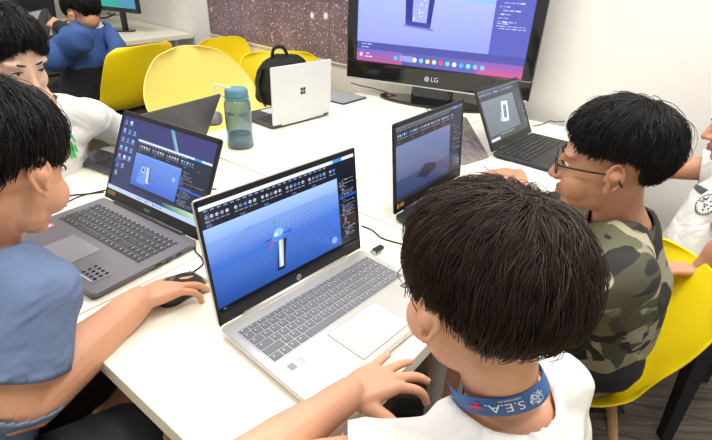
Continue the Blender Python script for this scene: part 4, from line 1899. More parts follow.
# far monitors ---------------------------------------------------------
def monitor(px, py, d, az, w, h, label, items):
    p = at(px, py, d)
    t = thing('monitor', label, 'monitor', (p.x, p.y, T), RD(az))
    m = MB()
    z0 = .15
    m.box((0, .01, z0 + h / 2), (w, .035, h))
    link('casing', m.mesh('casing'), DBLK, t, bevel=.005)
    poly_screen(items, lambda u, v, n: (-w / 2 + .02 + u * (w - .04), -.0080 - n, z0 + .035 + v * (h - .055)), smD, 'screen', t)
    m = MB().rbox((0, .03, .09), (.06, .03, .17), .01)
    link('stand_neck', m.mesh('stand_neck'), DBLK, t)
    m = MB()
    m.prism([(.13 * cos(a), .09 * sin(a)) for a in np.linspace(0, 2 * pi, 32, endpoint=False)], 0, .014)
    link('stand_base', m.mesh('stand_base'), BLK, t, bevel=.003)
    m = MB().box((w / 2 - .05, -.0085, z0 + .016), (.006, .001, .003))
    link('power_light', m.mesh('power_light'), mat('led_blue', '4a50ff', .3, emit='4a4cff', estr=3), t)
    return t


g1 = [(R4(0, 0, 1, 1), '1d2a34'), (R4(0, .0, .55, .4), '1d9c8c'), (R4(.55, 0, 1, .5), '3f86a8'), (R4(.1, .3, .9, .9), '27343c')]
monitor(120, 16, 4.0, -28, .50, .32, 'black monitor on the far desk with a green and blue picture, nearer the wall corner', g1)
monitor(90, 3, 4.35, -20, .46, .30, 'black monitor on the far desk half hidden behind the hooded child\'s head', [(R4(0, 0, 1, 1), '20242c')])
# black headphones-like bundle and papers on far desk
def deskcable(label, pts):
    P_ = [onz(a, b, T + .010) for a, b in pts]
    m = MB()
    m.tube(P_, [.008] * len(P_), 8, smooth=5)
    o = link('cable', m.mesh('cable', P_[0]), mat('cable_black', '141416', .5), None, smooth=True)
    o.location = P_[0]
    tag(o, label, 'cable')


deskcable('black cable bundle lying on the far desk beside the hooded child', [(95, 13), (100, 9), (106, 11), (111, 15), (117, 13), (108, 17), (99, 18)])
q = onz(99, 17, T)
ps = thing('paper', 'white papers on the far desk in front of the monitors', 'paper', (q.x, q.y, T), RD(20))
link('sheet', MB().box((0, 0, .002), (.30, .22, .003)).mesh('sheet'), mat('paper_white', 'f0efec', .7), ps)

# tablet held up by the hooded child ----------------------------------
tbq = [at(14, 14, 2.75), at(47, 7.5, 2.9), at(63, 34, 2.72), at(39, 41, 2.55)]
cq = sum(tbq, Vector()) / 4
td = thing('tablet', 'black framed tablet tilted up before the child in the blue and black hoodie', 'tablet', tuple(cq))
nrm = (tbq[1] - tbq[0]).cross(tbq[3] - tbq[0]).normalized()
if nrm.dot(CAM - cq) < 0:
    nrm = -nrm


def tq(u, v, n):
    a = tbq[0] * (1 - u) + tbq[1] * u
    b = tbq[3] * (1 - u) + tbq[2] * u
    return a * v + b * (1 - v) + nrm * n


m = MB()
vs = [tq(u, v, n) for n in (-.012, 0) for u, v in ((0, 0), (1, 0), (1, 1), (0, 1))]
m.add(vs, [(0, 3, 2, 1), (4, 5, 6, 7), (0, 1, 5, 4), (1, 2, 6, 5), (2, 3, 7, 6), (3, 0, 4, 7)])
part('casing', m, mat('tablet_case', '15161a', .4), td, bevel=.003)
its = [(R4(.08, .06, .94, .94), '8c9093'), ([(.62, .06), (.94, .06), (.94, .94), (.80, .94)], '33303c'), (R4(.22, .42, .72, .50), 'a5a8e6'), (R4(.22, .26, .72, .34), 'a5a8e6'), ([(.08, .06), (.22, .06), (.08, .5)], '3a3744')]
off_ = WL[td.name]
poly_screen(its, lambda u, v, n: tq(u, v, .001 + n * 3) - off_, smD, 'screen', td)

# dark office chairs at the far left
def office_chair(px, py, d, az, label):
    p = at(px, py, d)
    t = thing('office_chair', label, 'chair', (p.x, p.y, 0), RD(az))
    fm = mat('dark_office_fabric', '2b2f36', .8, bump=.3, bscale=300)
    m = MB().rbox((0, 0, .46), (.46, .46, .07), .08)
    link('seat', m.mesh('seat'), fm, t, bevel=.02)
    m = MB()
    m.rbox((0, 0, 0), (.44, .56, .05), .10, M=Matrix.Rotation(RD(82), 3, 'X'))
    m.v = [(a, b - .22, c + .82) for a, b, c in m.v]
    link('backrest', m.mesh('backrest'), fm, t, bevel=.015)
    m = MB().tube([(0, 0, .06), (0, 0, .43)], .025, 14, tip=False)
    link('gas_column', m.mesh('gas_column'), DBLK, t, smooth=True)
    for k in range(5):
        a = 2 * pi * k / 5
        m = MB().tube([(0, 0, .09), (.27 * cos(a), .27 * sin(a), .055)], [.022, .014], 10)
        m.ell((.27 * cos(a), .27 * sin(a), .028), (.027, .018, .027))
        link('leg', m.mesh('leg'), DBLK, t, smooth=True)
    return t


office_chair(-14, -12, 4.5, 40, 'dark office chair at the far left beyond the tablet')
office_chair(45, -20, 5.0, -10, 'charcoal office chair behind the far desk, between tablet and hooded child')

# =================================================================== LIGHT
w = bpy.data.worlds.new('world')
scn.world = w
w.use_nodes = True
w.node_tree.nodes['Background'].inputs['Color'].default_value = (1.0, .985, .96, 1)
w.node_tree.nodes['Background'].inputs['Strength'].default_value = .62


def panel(x, y, label):
    t = thing('ceiling_light', label, 'ceiling light', (x, y, 2.68), RD(-44.5))
    m = MB().box((0, 0, 0), (1.22, .32, .03))
    link('frame', m.mesh('frame'), mat('lamp_frame', 'e8e8e8', .4), t)
    m = MB().box((0, 0, -.017), (1.16, .26, .004))
    link('diffuser', m.mesh('diffuser'), mat('lamp_diffuser', 'ffffff', .5, emit='fffaf0', estr=2.0), t)
    l = bpy.data.lights.new('lamp', 'AREA')
    l.shape = 'RECTANGLE'
    l.size = 1.15
    l.size_y = .25
    l.energy = 17
    l.color = (1, .98, .94)
    lo = bpy.data.objects.new('lamp', l)
    COL.objects.link(lo)
    lo.location = (0, 0, -.025)
    lo.parent = t
    return t


for x, y, lb in ((-.9, .2, 'long ceiling light panel over the left corner of the tables'), (.5, .3, 'long ceiling light panel over the nearest child'), (-.6, 1.9, 'long ceiling light panel over the middle of the tables'),
                 (.9, 1.0, 'long ceiling light panel over the child in camouflage'), (-2.0, 3.2, 'long ceiling light panel over the far desk'), (-2.6, 1.4, 'long ceiling light panel at the far left of the room')):
    panel(x, y, lb)

# =================================================================== CAMERA
cd = bpy.data.cameras.new('camera')
co = bpy.data.objects.new('camera', cd)
COL.objects.link(co)
R3 = Matrix((CR, CU, -CF)).transposed()
co.matrix_world = Matrix.Translation(CAM) @ R3.to_4x4()
cd.sensor_width = 36
cd.lens = 36 * F_PX / 712
cd.clip_start = .02
scn.camera = co
scn.view_settings.view_transform = 'Standard'
scn.view_settings.look = 'None'
scn.view_settings.exposure = 0.28
scn.view_settings.gamma = 1
scn.view_settings.use_curve_mapping = False

# =================================================================== PEOPLE
HIPS = {}
def V(x, y, z):
    return Vector((x, y, z + T))


SK1 = skin('d9a385', 'tan')
SK2 = skin('c08a6b', 'brown')
SK3 = skin('d09878', 'warm')
SK4 = skin('e4bda4', 'light')
SHOE = mat('shoe_dark', '2b2c30', .6)
NAIL = mat('fingernail', 'e3ae98', .3, sss=.1)


def camo_mat():
    m = bpy.data.materials.new('camouflage_cotton')
    m.use_nodes = True
    nt = m.node_tree
    N, Lk = nt.nodes, nt.links
    b = N['Principled BSDF']
    b.inputs['Roughness'].default_value = .85
    tc = N.new('ShaderNodeTexCoord')
    cur = None
    for i, (sc_, thr, col, loc) in enumerate(((1, 0, '94907a', 0), (9, .50, '6a6a50', 3), (10, .55, '4d4a3b', 11), (12, .56, '2a2826', 23), (17, .66, 'b3ac93', 31))):
        if i == 0:
            rgb = N.new('ShaderNodeRGB')
            rgb.outputs[0].default_value = lin(col)
            cur = rgb.outputs[0]
            continue
        mp = N.new('ShaderNodeMapping')
        mp.inputs['Location'].default_value = (loc, loc * .7, loc * .3)
        Lk.new(tc.outputs['Object'], mp.inputs['Vector'])
        n = N.new('ShaderNodeTexNoise')
        n.inputs['Scale'].default_value = sc_
        n.inputs['Detail'].default_value = 1.6
        n.inputs['Distortion'].default_value = .7
        Lk.new(mp.outputs['Vector'], n.inputs['Vector'])
        r = N.new('ShaderNodeValToRGB')
        r.color_ramp.interpolation = 'LINEAR'
        r.color_ramp.elements[0].position = thr - .006
        r.color_ramp.elements[1].position = thr + .006
        Lk.new(n.outputs['Fac'], r.inputs['Fac'])
        rgb = N.new('ShaderNodeRGB')
        rgb.outputs[0].default_value = lin(col)
        mx = N.new('ShaderNodeMix')
        mx.data_type = 'RGBA'
        Lk.new(r.outputs['Color'], mx.inputs[0])
        Lk.new(cur, mx.inputs[6])
        Lk.new(rgb.outputs[0], mx.inputs[7])
        cur = mx.outputs[2]
    Lk.new(cur, b.inputs['Base Color'])
    return m


def neckline(shirt_root, name, m, c, d, rx, ry, side, r=.005, dip=0.0, fwd=None):
    """ribbed collar ring around an elliptical neck hole"""
    c, d, side = Vector(c), Vector(d).normalized(), Vector(side)
    side = (side - d * side.dot(d)).normalized()
    w = d.cross(side)
    pts = []
    for k in range(49):
        a = 2 * pi * k / 48
        pts.append(c + side * rx * cos(a) + w * ry * sin(a))
    return pts


def legs(body_mb, cloth_mb, hipL, hipR, kL, kR, aL, aR, az, long=False, shoe_mb=None, rr=1.0):
    for h, k, a in ((hipL, kL, aL), (hipR, kR, aR)):
        leg(body_mb, h, k, a, (.070 * rr, .048 * rr, .032 * rr))
        if long:
            leg(cloth_mb, h, k, a, (.085 * rr, .062 * rr, .050 * rr))
        else:
            cloth_mb.tube([h, Vector(h).lerp(Vector(k), .5), Vector(h).lerp(Vector(k), .86)], [.088 * rr, .078 * rr, .074 * rr], 18)
        shoe(shoe_mb, a, az)


# ---------- nearest child, white t-shirt and lanyard
hc = at(482, 294, .487)
p1 = thing('person', 'child in a white t-shirt with blue lanyard, seen from behind, hand by the silver laptop', 'person', (hc.x + .12, hc.y - .14, 0))
H1 = Head(hc, 116, 15, 2, .925)
nb = at(503, 398, .555)           # base of the neck
ndir = (hc - nb).normalized()
side1 = Vector((cos(RD(34)), sin(RD(34)), 0))
LS = nb - side1 * .098 + Vector((0, 0, -.040))
RS = nb + side1 * .108 + Vector((0, 0, -.034))
hip = nb + Vector((.08, -.14, -.37))
b = MB()
ears = MB()
H1.add(b, ears)
b.tube([nb - ndir * .03, nb + ndir * .02, H1(0, -.022, -.045)], [.048, .042, .043], 24, smooth=4)
b.tube([nb.lerp(LS, .1) - ndir * .05, nb.lerp(RS, .1) - ndir * .05], [.052, .052], 20)
torso(b, hip, nb, side1, (.095, .095, .088, .070), (.075, .07, .075, .052), sh=(LS, RS), shr=.036)
elb = V(-.135, .315, .045)
wr = onz(349, 394, T + .044)
arm(b, LS, elb, wr, (.038, .034, .030, .0235))
hd = (onz(402, 370, T + .03) - wr)
hd.z = -.012
nl = hand(b, wr + Vector((0, 0, -.002)), hd, Vector((.0, 0, 1)), 1, 1.02, curl=(26, 15, 8, 8), spread=(-26, -12, 6, 20), tang=62, tcurl=-4)
relb = RS + Vector((.05, .03, -.18))
rwr = relb + Vector((-.10, .05, -.12))
arm(b, RS, relb, rwr, (.038, .034, .030, .0235))
rh = hand(b, rwr, Vector((-.8, .5, -.1)), Vector((0, .1, 1)), -1, .9, curl=(30, 34, 38, 40))
HIPS[1] = Vector(hip)
sh1, sho1 = MB(), MB()
hL, hR = hip - side1 * .07, hip + side1 * .07
kn = Vector((-.16, .30, .0))
kL, kR = hL + kn + Vector((-.05, 0, 0)), hR + kn + Vector((.04, .02, 0))
aL, aR = Vector((kL.x + .0, kL.y + .02, .075)), Vector((kR.x, kR.y + .02, .075))
sh1.tube([hL, hR], [.10, .10], 16)
legs(b, sh1, hL, hR, kL, kR, aL, aR, 118, shoe_mb=sho1)
body_mesh(b, .0026, p1, SK1, 4, ears)
part('fingernails', nail_mb(nl + rh), NAIL, p1, smooth=True)
H1.face_parts(p1)
s = MB()
torso(s, hip, nb, side1, (.110, .108, .104, .082), (.094, .086, .084, .062), sh=(LS, RS), shr=.043)
cuL = LS.lerp(elb, .40)
cuR = RS.lerp(relb, .70)
s.tube([LS, cuL + (elb - LS).normalized() * .03], [.045, .052], 20)
s.tube([RS, cuR + (relb - RS).normalized() * .03], [.045, .052], 20)
WT = mat('white_cotton', 'f1f0ee', .85, bump=.25, bscale=900, fold=.6)
cloth_mesh(s, .0052, p1, 't_shirt', WT, (.0065, 11), (1, 1, .7), 2.0, thick=.003,
           cuts=(hole_cut(nb, ndir, .060, -.09, .058, side1), plane_cut(cuL, elb - LS, .09), plane_cut(cuR, relb - RS, .09)))
part('shorts', sh1, mat('dark_shorts', '1c1d22', .8), p1, smooth=True)
part('shoes', sho1, SHOE, p1, smooth=True)
hair(p1, H1, whorl=(.012, -.040, .10), n_lock=1700, per=18, rad=.00044, L=.098, col='33241c', seed=5, front=30, side=-8, back=-40, fr_end=10, side_end=-16, back_end=-47, lift=.021, messy=.20)
# lanyard ribbon round the neck
lan = bpy.data.meshes.new('lanyard')
vs, fs = [], []
NU, NV = 120, 8
bw = .026
nd2 = (H1(0, -.022, -.045) - nb).normalized()
ldir = (nd2 + Vector((cos(RD(124)), sin(RD(124)), 0)) * .22).normalized()
lc = nb + nd2 * .050
fw1 = ldir.cross(side1)
if fw1.dot(Vector((cos(RD(104)), sin(RD(104)), 0))) < 0:
    fw1 = -fw1


def lan_p(a, v, off=0.0):
    """a angle round the neck (0 = nape), v across the ribbon"""
    rx, ry = .0500 + off, .0495 + off
    back_ = math.cos(a)
    p = lc + side1 * (sin(a) * rx * (1 + .10 * abs(sin(a)))) - fw1 * (back_ * ry)
    h = v * bw * .5
    drop = (1 - back_) * .5
    # ribbon tips outward as it lies on the shoulders
    rad_ = (side1 * sin(a) - fw1 * back_).normalized()
    tilt = .12
    return p + ldir * (h * cos(tilt) - drop * .030) - rad_ * (h * sin(tilt) * .8) + fw1 * (drop * .02)


for i in range(NU + 1):
    a = -2.2 + 4.4 * i / NU
    for j in range(NV + 1):
        v = -1 + 2 * j / NV
        vs.append(lan_p(a, v, .0012 * sin(a * 9) * (1 - abs(v)) * .4))
for i in range(NU):
    for j in range(NV):
        q = i * (NV + 1) + j
        fs.append((q, q + 1, q + NV + 2, q + NV + 1))
m = MB()
m.add(vs, fs)
LANM = mat('lanyard_blue', '2f63a4', .5, var=.22, vscale=22, bump=.2, bscale=1500)
lan = part('lanyard', m, LANM, p1, smooth=True, solid=.0012)
lan['label'] = 'blue ribbon lanyard with white lettering and a round emblem'


def on_lan(vs, a0, sc_, flip=True):
    out = []
    for v in vs:
        x, y = v.x * sc_, v.y * sc_
        if flip:
            x, y = -x, -y
        out.append(lan_p(a0 + x / .050, y / (bw * .5), .0024))
    return out


m = MB()
tv_, tf_ = text_mb('S.E.A.', .0165, 4)
m.add(on_lan(tv_, -.66, 1), tf_)
tv_, tf_ = text_mb('AQUARIUM', .0042, 2)
m.add(on_lan([v + Vector((-.004, -.0096, 0)) for v in tv_], -.62, 1), tf_)
g = random.Random(3)
for k in range(110):
    r_ = .0098 * math.sqrt(g.random())
    a = g.random() * 2 * pi
    s_ = .0006 + .0003 * g.random()
    al = a + g.choice((0, .6, -.6))
    L_ = .0009
    c = Vector((r_ * cos(a), r_ * sin(a), 0))
    dv = Vector((cos(al), sin(al), 0)) * L_
    nv = Vector((-sin(al), cos(al), 0)) * s_ * .5
    m.add(on_lan([c - dv - nv, c + dv - nv, c + dv + nv, c - dv + nv], .02, 1), [(0, 1, 2, 3)])
subpart('white_print', m, mat('print_white', 'e8eef4', .5), lan, p1)
m = MB()
for k in range(16):
    a = g.random() * 2 * pi
    r_ = .009 * g.random()
    c = Vector((r_ * cos(a), r_ * sin(a) * .8, 0))
    s_ = .0014 + g.random() * .0015
    m.add(on_lan([c + Vector((cos(q_) * s_, sin(q_) * s_ * .8, 0)) for q_ in (0, 1.3, 2.4, 3.7, 5)], -1.25, 1), [(0, 1, 2, 3, 4)])
subpart('red_print', m, mat('print_red', 'd2374e', .5), lan, p1)

# ---------- child in blue t-shirt at the left, hand on the mouse
hc = at(0, 166, .66)
p2 = thing('person', 'child in a blue t-shirt at the left edge, right hand on a black mouse', 'person', (hc.x - .10, hc.y - .12, 0))
H2 = Head(hc, 80, 22, 0, .95)
nb = hc + Vector((-.045, -.035, -.120))
side2 = Vector((cos(RD(-30)), sin(RD(-30)), 0))
RS = at(38, 292, .665)
LS = nb - side2 * .15 + Vector((0, 0, -.04))
ndir = (hc - nb).normalized()
hip = nb + Vector((-.07, -.16, -.36))
elb = V(-.475, .455, -.012)
wr = onz(139, 301, T + .036)
b = MB()
ears = MB()
H2.add(b, ears)
b.tube([nb - ndir * .03, nb + ndir * .03, H2(0, -.020, -.045)], [.052, .045, .046], 24, smooth=4)
torso(b, hip, nb, side2, (.105, .105, .115, .085), (.075, .07, .075, .052), sh=(LS, RS), shr=.038)
arm(b, RS, elb, wr, (.042, .043, .038, .0265))
tgt = onz(186, 279, T + .036)
hd = tgt - wr
hd.z = -.010
nl = hand(b, wr, hd, Vector((-.1, .05, 1)), -1, 1.06, curl=(14, 16, 22, 30), spread=(-14, -4, 8, 20), tang=34, tcurl=12)
lelb = V(-.82, .62, -.02)
lwr = V(-.74, .74, .035)
arm(b, LS, lelb, lwr, (.042, .040, .034, .025))
rh = hand(b, lwr, Vector((.55, .55, -.05)), Vector((0, 0, 1)), 1, .95, curl=(15, 18, 22, 26))
HIPS[2] = Vector(hip)
sh2, sho2 = MB(), MB()
hL, hR = hip - side2 * .07, hip + side2 * .07
kR = at(148, 438, .80)
kL = hL + Vector((.16, .26, .0))
aR, aL = Vector((kR.x + .02, kR.y + .03, .075)), Vector((kL.x, kL.y + .02, .075))
sh2.tube([hL, hR], [.10, .10], 16)
legs(b, sh2, hL, hR, kL, kR, aL, aR, 50, shoe_mb=sho2)
body_mesh(b, .0027, p2, SK3, 4, ears)
part('fingernails', nail_mb(nl + rh), NAIL, p2, smooth=True)
H2.face_parts(p2)
s = MB()
torso(s, hip, nb, side2, (.118, .125, .134, .105), (.098, .100, .100, .070), sh=(LS, RS), shr=.054)
cuR = RS.lerp(elb, .66)
cuL = LS.lerp(lelb, .7)
s.tube([RS + Vector((-.02, 0, .0)), RS, cuR + (elb - RS).normalized() * .03], [.050, .053, .060], 22)
s.tube([LS, cuL + (lelb - LS).normalized() * .03], [.056, .062], 20)
BT = mat('blue_cotton', '687a9e', .88, bump=.3, bscale=900, var=.05, vscale=30, fold=.7)
cloth_mesh(s, .0055, p2, 't_shirt', BT, (.0075, 10), (1, 1, .55), 5.0, thick=.003,
           cuts=(hole_cut(nb, ndir, .066, -.05, .060, side2), plane_cut(cuR, elb - RS, .078), plane_cut(cuL, lelb - LS, .078)))
part('shorts', sh2, mat('dark_shorts', '1c1d22', .8), p2, smooth=True)
part('shoes', sho2, SHOE, p2, smooth=True)
hair(p2, H2, whorl=(-.01, -.050, .10), n_lock=1100, per=14, rad=.0006, L=.095, col='181414', seed=9, front=32, side=-6, back=-44, fr_end=6, side_end=-15, back_end=-52, lift=.018, messy=.26)

# ---------- child in camouflage shirt with glasses
hc = at(609, 161, .84)
p3 = thing('person', 'child with glasses in a camouflage t-shirt, in profile at the right', 'person', (.58, .90, 0))
H3 = Head(hc, 154, 8, 0, .91)
nb = hc + Vector((.050, -.005, -.112))
side3 = Vector((cos(RD(72)), sin(RD(72)), 0))       # towards his right
LS = nb - side3 * .135 + Vector((0, 0, -.045))
RS = nb + side3 * .135 + Vector((0, 0, -.045))
ndir = (hc - nb).normalized()
hip = V(.60, .875, -.205)
b = MB()
ears = MB()
H3.add(b, ears)
b.tube([nb - ndir * .03, nb + ndir * .03, H3(0, -.020, -.045)], [.052, .043, .044], 24, smooth=4)
torso(b, hip, nb, side3, (.105, .105, .115, .085), (.075, .07, .075, .052), sh=(LS, RS), shr=.036)
relb, rwr = V(.46, 1.12, -.03), V(.47, 1.27, .036)
arm(b, RS, relb, rwr, (.038, .034, .030, .0225))
nl = hand(b, rwr, Vector((-.5, .35, -.05)), Vector((0, 0, 1)), -1, .92, curl=(22, 25, 28, 30))
lelb, lwr = V(.30, .70, -.03), V(.16, .83, .034)
arm(b, LS, lelb, lwr, (.038, .034, .030, .0225))
rh = hand(b, lwr, Vector((-.2, .7, -.05)), Vector((0, 0, 1)), 1, .9, curl=(22, 25, 28, 30))
HIPS[3] = Vector(hip)
sh3, sho3 = MB(), MB()
hL, hR = hip - side3 * .07, hip + side3 * .07
kn = Vector((-.33, .09, .0))
kL, kR = hL + kn, hR + kn
aL, aR = Vector((kL.x - .0, kL.y, .075)), Vector((kR.x, kR.y, .075))
sh3.tube([hL, hR], [.08, .08], 16)
legs(b, sh3, hL, hR, kL, kR, aL, aR, 165, shoe_mb=sho3)
body_mesh(b, .0036, p3, SK2, 4, ears)
part('fingernails', nail_mb(nl + rh), NAIL, p3, smooth=True)
H3.face_parts(p3, 'a0604f')
s = MB()
torso(s, hip + Vector((-.022, .015, -.068)), nb, side3, (.122, .135, .138, .100), (.118, .122, .105, .070), sh=(LS, RS), shr=.050, bow=.012, back=Vector((1, -.2, 0)))
cuR, cuL = RS.lerp(relb, .7), LS.lerp(lelb, .7)
s.tube([RS, cuR + (relb - RS).normalized() * .03], [.054, .060], 20)
s.tube([LS, cuL + (lelb - LS).normalized() * .03], [.054, .060], 20)
CM = camo_mat()
cloth_mesh(s, .0055, p3, 't_shirt', CM, (.006, 10), (1, 1, .8), 8.0, thick=.003,
           cuts=(hole_cut(nb, ndir, .058, -.04, .056, side3), plane_cut(cuR, relb - RS, .09), plane_cut(cuL, lelb - LS, .09)))
part('shorts', sh3, mat('dark_shorts', '1c1d22', .8), p3, smooth=True)
part('shoes', sho3, SHOE, p3, smooth=True)
hair(p3, H3, whorl=(.005, -.045, .10), n_lock=1000, per=13, rad=.00065, L=.088, col='161313', seed=13, front=36, side=3, back=-34, fr_end=21, side_end=-3, back_end=-44, lift=.017, messy=.17)
# glasses
m = MB()
for k in (-1, 1):
    pts = []
    for i in range(25):
        a = 2 * pi * i / 24
        ex = .75
        cx, sz = cos(a), sin(a)
        x = .0225 * abs(cx) ** ex * (1 if cx > 0 else -1)
        z = .0165 * abs(sz) ** ex * (1 if sz > 0 else -1)
        pts.append(H3(k * .033 + x, .0965 - abs(.033 + k * k * x * 0) * .0 - .006 * abs((k * .033 + x) / .05) ** 2, z - .002))
    m.tube(pts, [.0013] * len(pts), 8, cap=False)
m.tube([H3(-.011, .096, .003), H3(0, .0985, .006), H3(.011, .096, .003)], [.0013] * 3, 8, smooth=3)
gl = part('glasses', m, mat('glasses_black', '0c0c0f', .3), p3, smooth=True)
for k in (-1, 1):
    m = MB()
    m.tube([H3(k * .055, .089, .006), H3(k * .068, .078, .006), H3(k * .078, .03, .002), H3(k * .0815, .0, .000), H3(k * .083, -.016, -.008), H3(k * .082, -.026, -.022)], [.0011] * 6, 8, smooth=4, ry=[.0018] * 6)
    subpart('temple_arm', m, mat('glasses_black', '0c0c0f', .3), gl, p3, smooth=True)
    m = MB()
    vs = [H3(k * .033 + .0215 * abs(cos(a)) ** .75 * (1 if cos(a) > 0 else -1), .0955 - .006 * abs((k * .033) / .05) ** 2, .0155 * abs(sin(a)) ** .75 * (1 if sin(a) > 0 else -1) - .002) for a in np.linspace(0, 2 * pi, 24, endpoint=False)]
    m.add(vs, [tuple(range(24))])
    subpart('lens', m, mat('lens_clear', 'ffffff', .02, alpha=.14), gl, p3)

# ---------- child in white long sleeves at the left
hc = at(8, 56, 1.17)
p4 = thing('person', 'child in a white long-sleeved top at the left, looking down at a dark laptop', 'person', (hc.x - .14, hc.y + .08, 0))
H4 = Head(hc, -24, 24, 0, .96)
nb = at(34, 104, 1.25)
side4 = Vector((cos(RD(-118)), sin(RD(-118)), 0))   # towards the right hand
LS = at(88, 116, 1.36)
RS = nb + side4 * .14 + Vector((0, 0, -.04))
ndir = (hc - nb).normalized()
hip = nb + Vector((-.12, .06, -.37))
b = MB()
ears = MB()
H4.add(b, ears)
b.tube([nb - ndir * .03, nb + ndir * .03, H4(0, -.020, -.045)], [.054, .048, .048], 20, smooth=4)
torso(b, hip, nb, side4, (.10, .10, .11, .08), (.07, .07, .07, .05), sh=(LS, RS), shr=.034)
lelb = at(112, 132, 1.50)
lwr = onz(128, 146, T + .05)
lelb = onz(112, 128, T + .055)
lwr = onz(136, 140, T + .045)
arm(b, LS, lelb, lwr, (.036, .032, .028, .021))
hand(b, lwr, AX, Vector((0, 0, 1)), -1, .9, curl=(20, 22, 24, 28))
relb, rwr = V(-.98, 1.00, -.02), V(-.86, 1.12, .05)
arm(b, RS, relb, rwr, (.036, .032, .028, .021))
hand(b, rwr, AX, Vector((0, 0, 1)), 1, .9, curl=(20, 22, 24, 28))
HIPS[4] = Vector(hip)
sh4, sho4 = MB(), MB()
hL, hR = hip - side4 * .07, hip + side4 * .07
kn = AX * .30
kL, kR = hL + kn, hR + kn
aL, aR = Vector((kL.x, kL.y, .075)), Vector((kR.x, kR.y, .075))
sh4.tube([hL, hR], [.10, .10], 16)
legs(b, sh4, hL, hR, kL, kR, aL, aR, -37, shoe_mb=sho4)
body_mesh(b, .0042, p4, SK4, 3, ears)
H4.face_parts(p4, 'b0655a', open_=.0040)
s = MB()
torso(s, hip, nb, side4, (.125, .13, .135, .10), (.10, .10, .10, .066), sh=(LS, RS), shr=.048)
arm(s, LS, lelb, lelb.lerp(lwr, .92), (.054, .048, .040, .036))
arm(s, RS, relb, relb.lerp(rwr, .92), (.054, .048, .040, .036))
cloth_mesh(s, .0065, p4, 'long_sleeved_top', mat('offwhite_cotton', 'ece9e6', .88, bump=.25, bscale=700, fold=.7), (.006, 12), (1, 1, .8), 11.0, thick=.003, cuts=(hole_cut(nb, ndir, .06, -.04, .056, side4),))
m = MB()
g = random.Random(8)
cpr = at(86, 143, 1.22)
for k in range(0):
    pass
part('shorts', sh4, mat('dark_shorts', '1c1d22', .8), p4, smooth=True)
part('shoes', sho4, SHOE, p4, smooth=True)
hair(p4, H4, whorl=(.0, -.045, .10), n_lock=800, per=12, rad=.0008, L=.110, col='161313', seed=17, front=34, side=-4, back=-30, fr_end=17, side_end=-12, back_end=-40, lift=.018, messy=.14)

# ---------- hooded child at the far desk
hc = at(83, 13, 2.55)
p5 = thing('person', 'child in a blue and black hoodie, back turned, touching a tablet at the far desk', 'person', (hc.x + .15, hc.y - .05, 0))
H5 = Head(hc, 158, 30, 0, 1.05)
nb = at(93, 30, 2.62)
side5 = Vector((cos(RD(72)), sin(RD(72)), 0))
RS = at(112, 52, 2.75)
LS = at(60, 52, 2.48)
ndir = (hc - nb).normalized()
hip = at(88, 104, 2.72)
b = MB()
ears = MB()
H5.add(b, ears)
b.tube([nb - ndir * .03, nb + ndir * .03, H5(0, -.020, -.045)], [.052, .046, .048], 18, smooth=4)
torso(b, hip, nb, side5, (.11, .11, .10, .055), (.08, .08, .07, .045), sh=(LS, RS), shr=.036)
lelb = at(45, 62, 2.40)
lwr = at(58, 26, 2.52)
lelb = at(80, 40, 2.40)
arm(b, LS, lelb, lwr, (.04, .036, .030, .023))
h_ = (at(46, 19, 2.58) - lwr)
hand(b, lwr, h_, (CAM - lwr) * .6 + Vector((0, 0, .8)), 1, 1.05, curl=(12, 28, 34, 40), spread=(-8, 0, 6, 12), tang=60)
relb, rwr = at(60, 60, 2.78), at(36, 34, 2.70)
arm(b, RS, relb, rwr, (.04, .036, .030, .023))
hand(b, rwr, at(26, 22, 2.75) - rwr, Vector((.3, 0, 1)), -1, 1.0, curl=(20, 24, 28, 32))
HIPS[5] = Vector(hip)
sh5, sho5 = MB(), MB()
hL, hR = hip - side5 * .08, hip + side5 * .08
kn = Vector((cos(RD(150)), sin(RD(150)), 0)) * .38
kL, kR = hL + kn, hR + kn
aL, aR = Vector((kL.x, kL.y, .075)), Vector((kR.x, kR.y, .075))
sh5.tube([hL, hR], [.11, .11], 14)
legs(b, sh5, hL, hR, kL, kR, aL, aR, 150, long=True, shoe_mb=sho5, rr=1.08)
body_mesh(b, .006, p5, SK3, 2, ears)
H5.face_parts(p5)


def hoodie_mat():
    m = vcol_mat('hoodie_two_tone', .85)
    return m


s = MB()
torso(s, hip, nb, side5, (.155, .155, .165, .12), (.13, .13, .13, .085), sh=(LS, RS), shr=.062)
arm(s, LS, lelb, lelb.lerp(lwr, .35), (.070, .062, .05, .045))
arm(s, RS, relb, relb.lerp(rwr, .9), (.070, .060, .045, .036))
# draped sleeve bulk and hood
s.tube([LS, at(52, 58, 2.42)], [.07, .07], 16)
s.tube([nb + side5 * .085 + Vector((0, 0, .0)), at(112, 38, 2.60), at(118, 50, 2.58), at(108, 62, 2.55)], [.035, .042, .045, .03], 14, smooth=3)
s.tube([at(76, 28, 2.50), at(70, 36, 2.44), at(80, 46, 2.42)], [.035, .045, .04], 14, smooth=3)
me = fuse(s, .009, 4)
wrinkle(me, .010, 9, (1, 1, .7), 4.0)
cut(me, [hole_cut(nb, ndir, .075, -.04, .07, side5)])
at_ = me.color_attributes.new('Col', 'FLOAT_COLOR', 'POINT')
v = getv(me)
zs = at(80, 68, 2.55).z
for i in range(len(v)):
    low = v[i, 2] < zs
    at_.data[i].color = lin('15161b') if low else lin('34548f')
setv(me, v - np.array(WL[p5.name]))
link('hoodie', me, hoodie_mat(), p5, smooth=True, solid=.004)
s = MB()
s.tube([nb - ndir * .045 + side5 * .0, nb - ndir * .0], [.085, .064], 18)
part('inner_shirt', s, WT, p5, smooth=True)
m = MB()
m.tube([lelb.lerp(lwr, .15), lelb.lerp(lwr, .88)], [.048, .038], 16)
